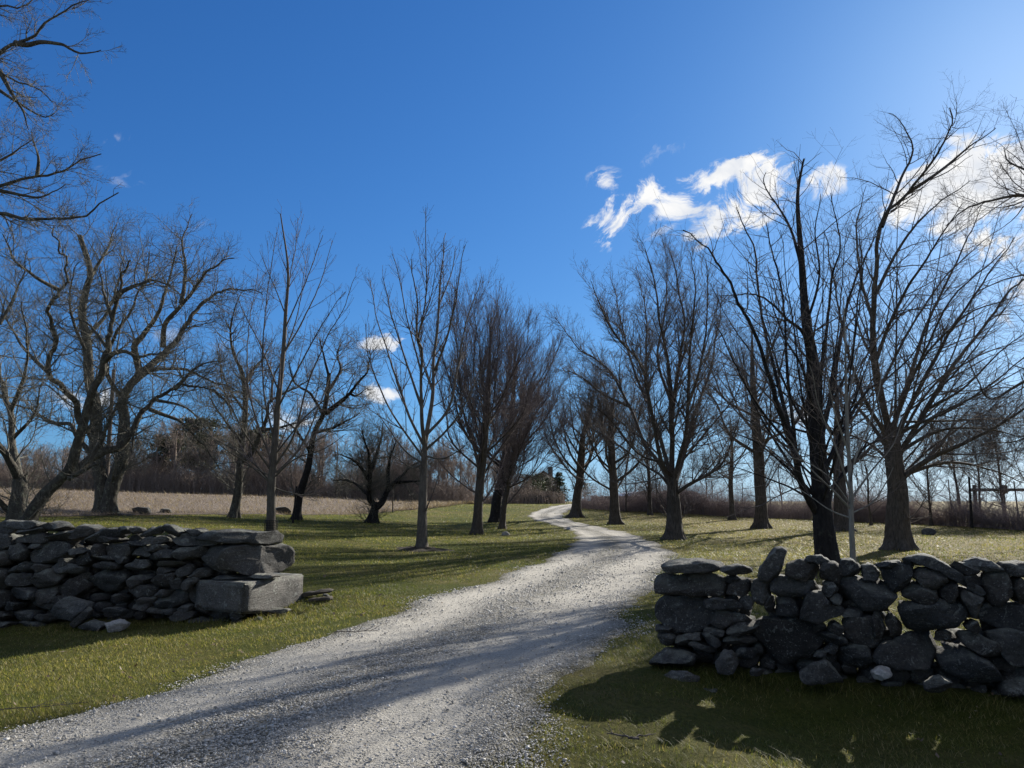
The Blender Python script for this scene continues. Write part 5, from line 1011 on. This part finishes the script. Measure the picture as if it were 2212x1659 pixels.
# ---------------------------------------------------------------- grass and gravel near the viewer
def wall_dist(x, y):
    out = np.full(len(x), 9.0)
    for w in (wr, wl):
        u = (x - w.A[0]) * w.d[0] + (y - w.A[1]) * w.d[1]; v = (x - w.A[0]) * w.n[0] + (y - w.A[1]) * w.n[1]; lo, hi = (0, 8) if w is wr else (-6, w.L)
        out = np.minimum(out, np.where((u > lo) & (u < hi), np.abs(v - .25), 9))
    return out
def grass():
    VV, F4s, F3s, SH, n0 = [], [], [], [], 0
    BASES = [(o.location.x, o.location.y, .42 if 'tree' in o.name and 'young' not in o.name else .2) for o in bpy.data.objects if o.parent is None and o.type == 'EMPTY' and ('tree' in o.name or 'sapling' in o.name) and o.location.y < 46 and abs(o.location.x) < 25]
    for (n, r0, r1, p, seed, kind) in ((330000, 3.2, 14, .75, 501, 'n'), (430000, 11, 88, 1.02, 502, 'f')):
        x, y, d, r = scatter(n, r0, r1, p, seed); l, rt = road_lr(y); e = np.minimum(x - l, rt - x)      # > 0 on the road
        fy = np.interp(x, FLD[0][:, 0], FLD[0][:, 1]); wd = wall_dist(x, y); pn = np.sin(x * 1.9 + np.sin(y * 1.3) * 2) * np.sin(y * 2.3 + np.sin(x * 1.1)); pn2 = np.sin(x * .45 + 1.2 * np.sin(y * .38)) * np.sin(y * .5 + .7)
        keep = (r.random(n) < np.clip(-e / .22 + .30 + .38 * np.sin(x * 5.3 + 2 * np.sin(y * 3.9)) * np.sin(y * 4.7 + x), 0, 1)) & ~((y > fy) & (x < FLD[0][-1, 0])) & (wd > .2) & (r.random(n) < .72 + .3 * pn)
        md = np.hypot((x - base_at(910, 1187, 24.3)[0]) / 1.25, y - base_at(910, 1187, 24.3)[1]); keep &= md > .6; worn = ((x > -.6) & (y < 6.2) & (x < 3)) | (np.abs(e + .15) < .3); keep &= ~(worn & (np.sin(x * 3.1 + 2 * np.sin(y * 2.2)) * np.sin(y * 3.7 + x) > .25) & (r.random(n) < .8))
        mid = (e > .5) & (r.random(n) < .22 * np.exp(-((x - l) / (rt - l) - .46) ** 2 / .006) * (np.sin(x * 4.3 + y) * np.sin(y * 2.9 + 2 * x) > .15)); keep |= mid & (wd > .2)
        x, y, d, wd, pn, pn2, e = (q[keep] for q in (x, y, d, wd, pn, pn2, e)); m = len(x); foot = np.exp(-((wd - .2) / .25) ** 2)
        for (bx, by, br) in BASES: foot = np.maximum(foot, 1.1 * np.exp(-((np.hypot(x - bx, y - by) - br) / .16) ** 2))
        roughg = ((x > -.5) & (y < 5.2)) * np.clip(.5 + pn, 0, 1)
        H = (.014 + .016 * r.random(m) + .012 * (pn + 1) * r.random(m)) * (1 + 1.6 * foot + 1.0 * roughg) * np.where(r.random(m) < .04, 1.7, 1) * np.clip(d / 14, 1, 1.5)
        W = np.maximum(.0016, .00022 * d) * r.uniform(.7, 1.4, m) * (1 if kind == 'n' else 1.5); th = r.random(m) * 6.283; bend = H * r.uniform(.3, 2.2, m); z = ground(x, y) - .004
        dx, dy = np.cos(th), np.sin(th); px_, py_ = -dy * W, dx * W; B = np.stack([x, y, z], -1); S = np.stack([px_, py_, 0 * x], -1)
        dryp = np.clip(.40 + .34 * pn2 + .16 * pn + .12 * np.sin(x * 2.7 - y * 1.9) * np.sin(y * 3.3 + x) + .2 * sstep(1.5, 8, x) + .3 * foot + .3 * roughg + .25 * sstep(-.35, .1, e), 0, 1); sh = np.where(r.random(m) < dryp * .62, .70 + .30 * r.random(m) ** 1.6, np.clip(.34 + .22 * pn2 + .16 * np.sin(x * 4.1 + y * 2.3) * np.sin(y * 5.2 - x) + .34 * (r.random(m) - .5), 0, .69))
        tip = B + np.stack([dx * bend, dy * bend, H], -1)
        if kind == 'n':
            mid_ = B + np.stack([dx * bend * .35, dy * bend * .35, H * .62], -1); V = np.stack([B - S, B + S, mid_ + S * .7, mid_ - S * .7, tip], 1).reshape(-1, 3); i = n0 + np.arange(m)[:, None] * 5; F4s.append(i + np.array([[0, 1, 2, 3]])); F3s.append(i + np.array([[3, 2, 4]])); k = 5
        else: V = np.stack([B - S, B + S, tip], 1).reshape(-1, 3); i = n0 + np.arange(m)[:, None] * 3; F3s.append(i + np.array([[0, 1, 2]])); k = 3
        VV.append(V); n0 += len(V); SH.append(np.repeat(sh, k))
    tag(mesh_obj('grass', np.concatenate(VV), [np.concatenate(F4s), np.concatenate(F3s)], M['grass'], smooth=False, attrs={'shade': np.concatenate(SH)}, at_base=False), kind='stuff')
grass()
def gravel():
    x, y, d, r = scatter(420000, 3.2, 24, 1.02, 511); l, rt = road_lr(y); u = (x - l) / (rt - l) + .05 * np.sin(y * 1.1)
    pr = np.interp(u, [-.06, -.02, .05, .13, .2, .3, .38, .5, .6, .72, .84, .92, 1.0, 1.05, 1.1], [0, .12, .7, .45, .22, .26, .95, 1.0, .7, .26, .24, .85, .95, .15, 0]) * np.clip(.75 + .5 * np.sin(x * 5 + y * 3) * np.sin(y * 4), .3, 1.2)
    kp = r.random(len(x)) < pr; x, y, d, u = x[kp], y[kp], d[kp], u[kp]; m = len(x); l, rt = l[kp], rt[kp]; uu = (x - l) / (rt - l)
    a = np.array([[0, 0, 1.0], [.894, 0, .447], [.276, .851, .447], [-.724, .526, .447], [-.724, -.526, .447], [.276, -.851, .447], [.724, .526, -.447], [-.276, .851, -.447], [-.894, 0, -.447], [-.276, -.851, -.447], [.724, -.526, -.447], [0, 0, -1.0]])
    F_ = np.array([[0, 1, 2], [0, 2, 3], [0, 3, 4], [0, 4, 5], [0, 5, 1], [1, 6, 2], [2, 7, 3], [3, 8, 4], [4, 9, 5], [5, 10, 1], [6, 7, 2], [7, 8, 3], [8, 9, 4], [9, 10, 5], [10, 6, 1]])
    s = (.0032 + .0055 * r.random(m) ** 2.5 + .008 * (r.random(m) < .02)) * np.clip(d / 8, 1, 1.8); sc = np.stack([s * r.uniform(.8, 1.5, m), s * r.uniform(.8, 1.3, m), s * r.uniform(.5, .9, m)], -1); th = r.random(m) * 6.283; c, sn = np.cos(th)[:, None], np.sin(th)[:, None]
    P = a[None] * sc[:, None, :] * r.uniform(.75, 1.2, (m, 12, 1)); V = np.stack([P[..., 0] * c - P[..., 1] * sn + x[:, None], P[..., 0] * sn + P[..., 1] * c + y[:, None], P[..., 2] + (ground(x, y) + .006 + .03 * sstep(0, .07, uu) * sstep(0, .07, 1 - uu) - .02 * np.exp(-((uu - .23) / .07) ** 2) - .02 * np.exp(-((uu - .73) / .09) ** 2))[:, None]], -1).reshape(-1, 3)
    I = (np.arange(m)[:, None, None] * 12 + F_[None]).reshape(-1, 3); tag(mesh_obj('gravel', V, [I], M['pebble'], smooth=False, attrs={'shade': np.repeat(r.random(m), 12)}, at_base=False), kind='stuff')
gravel()
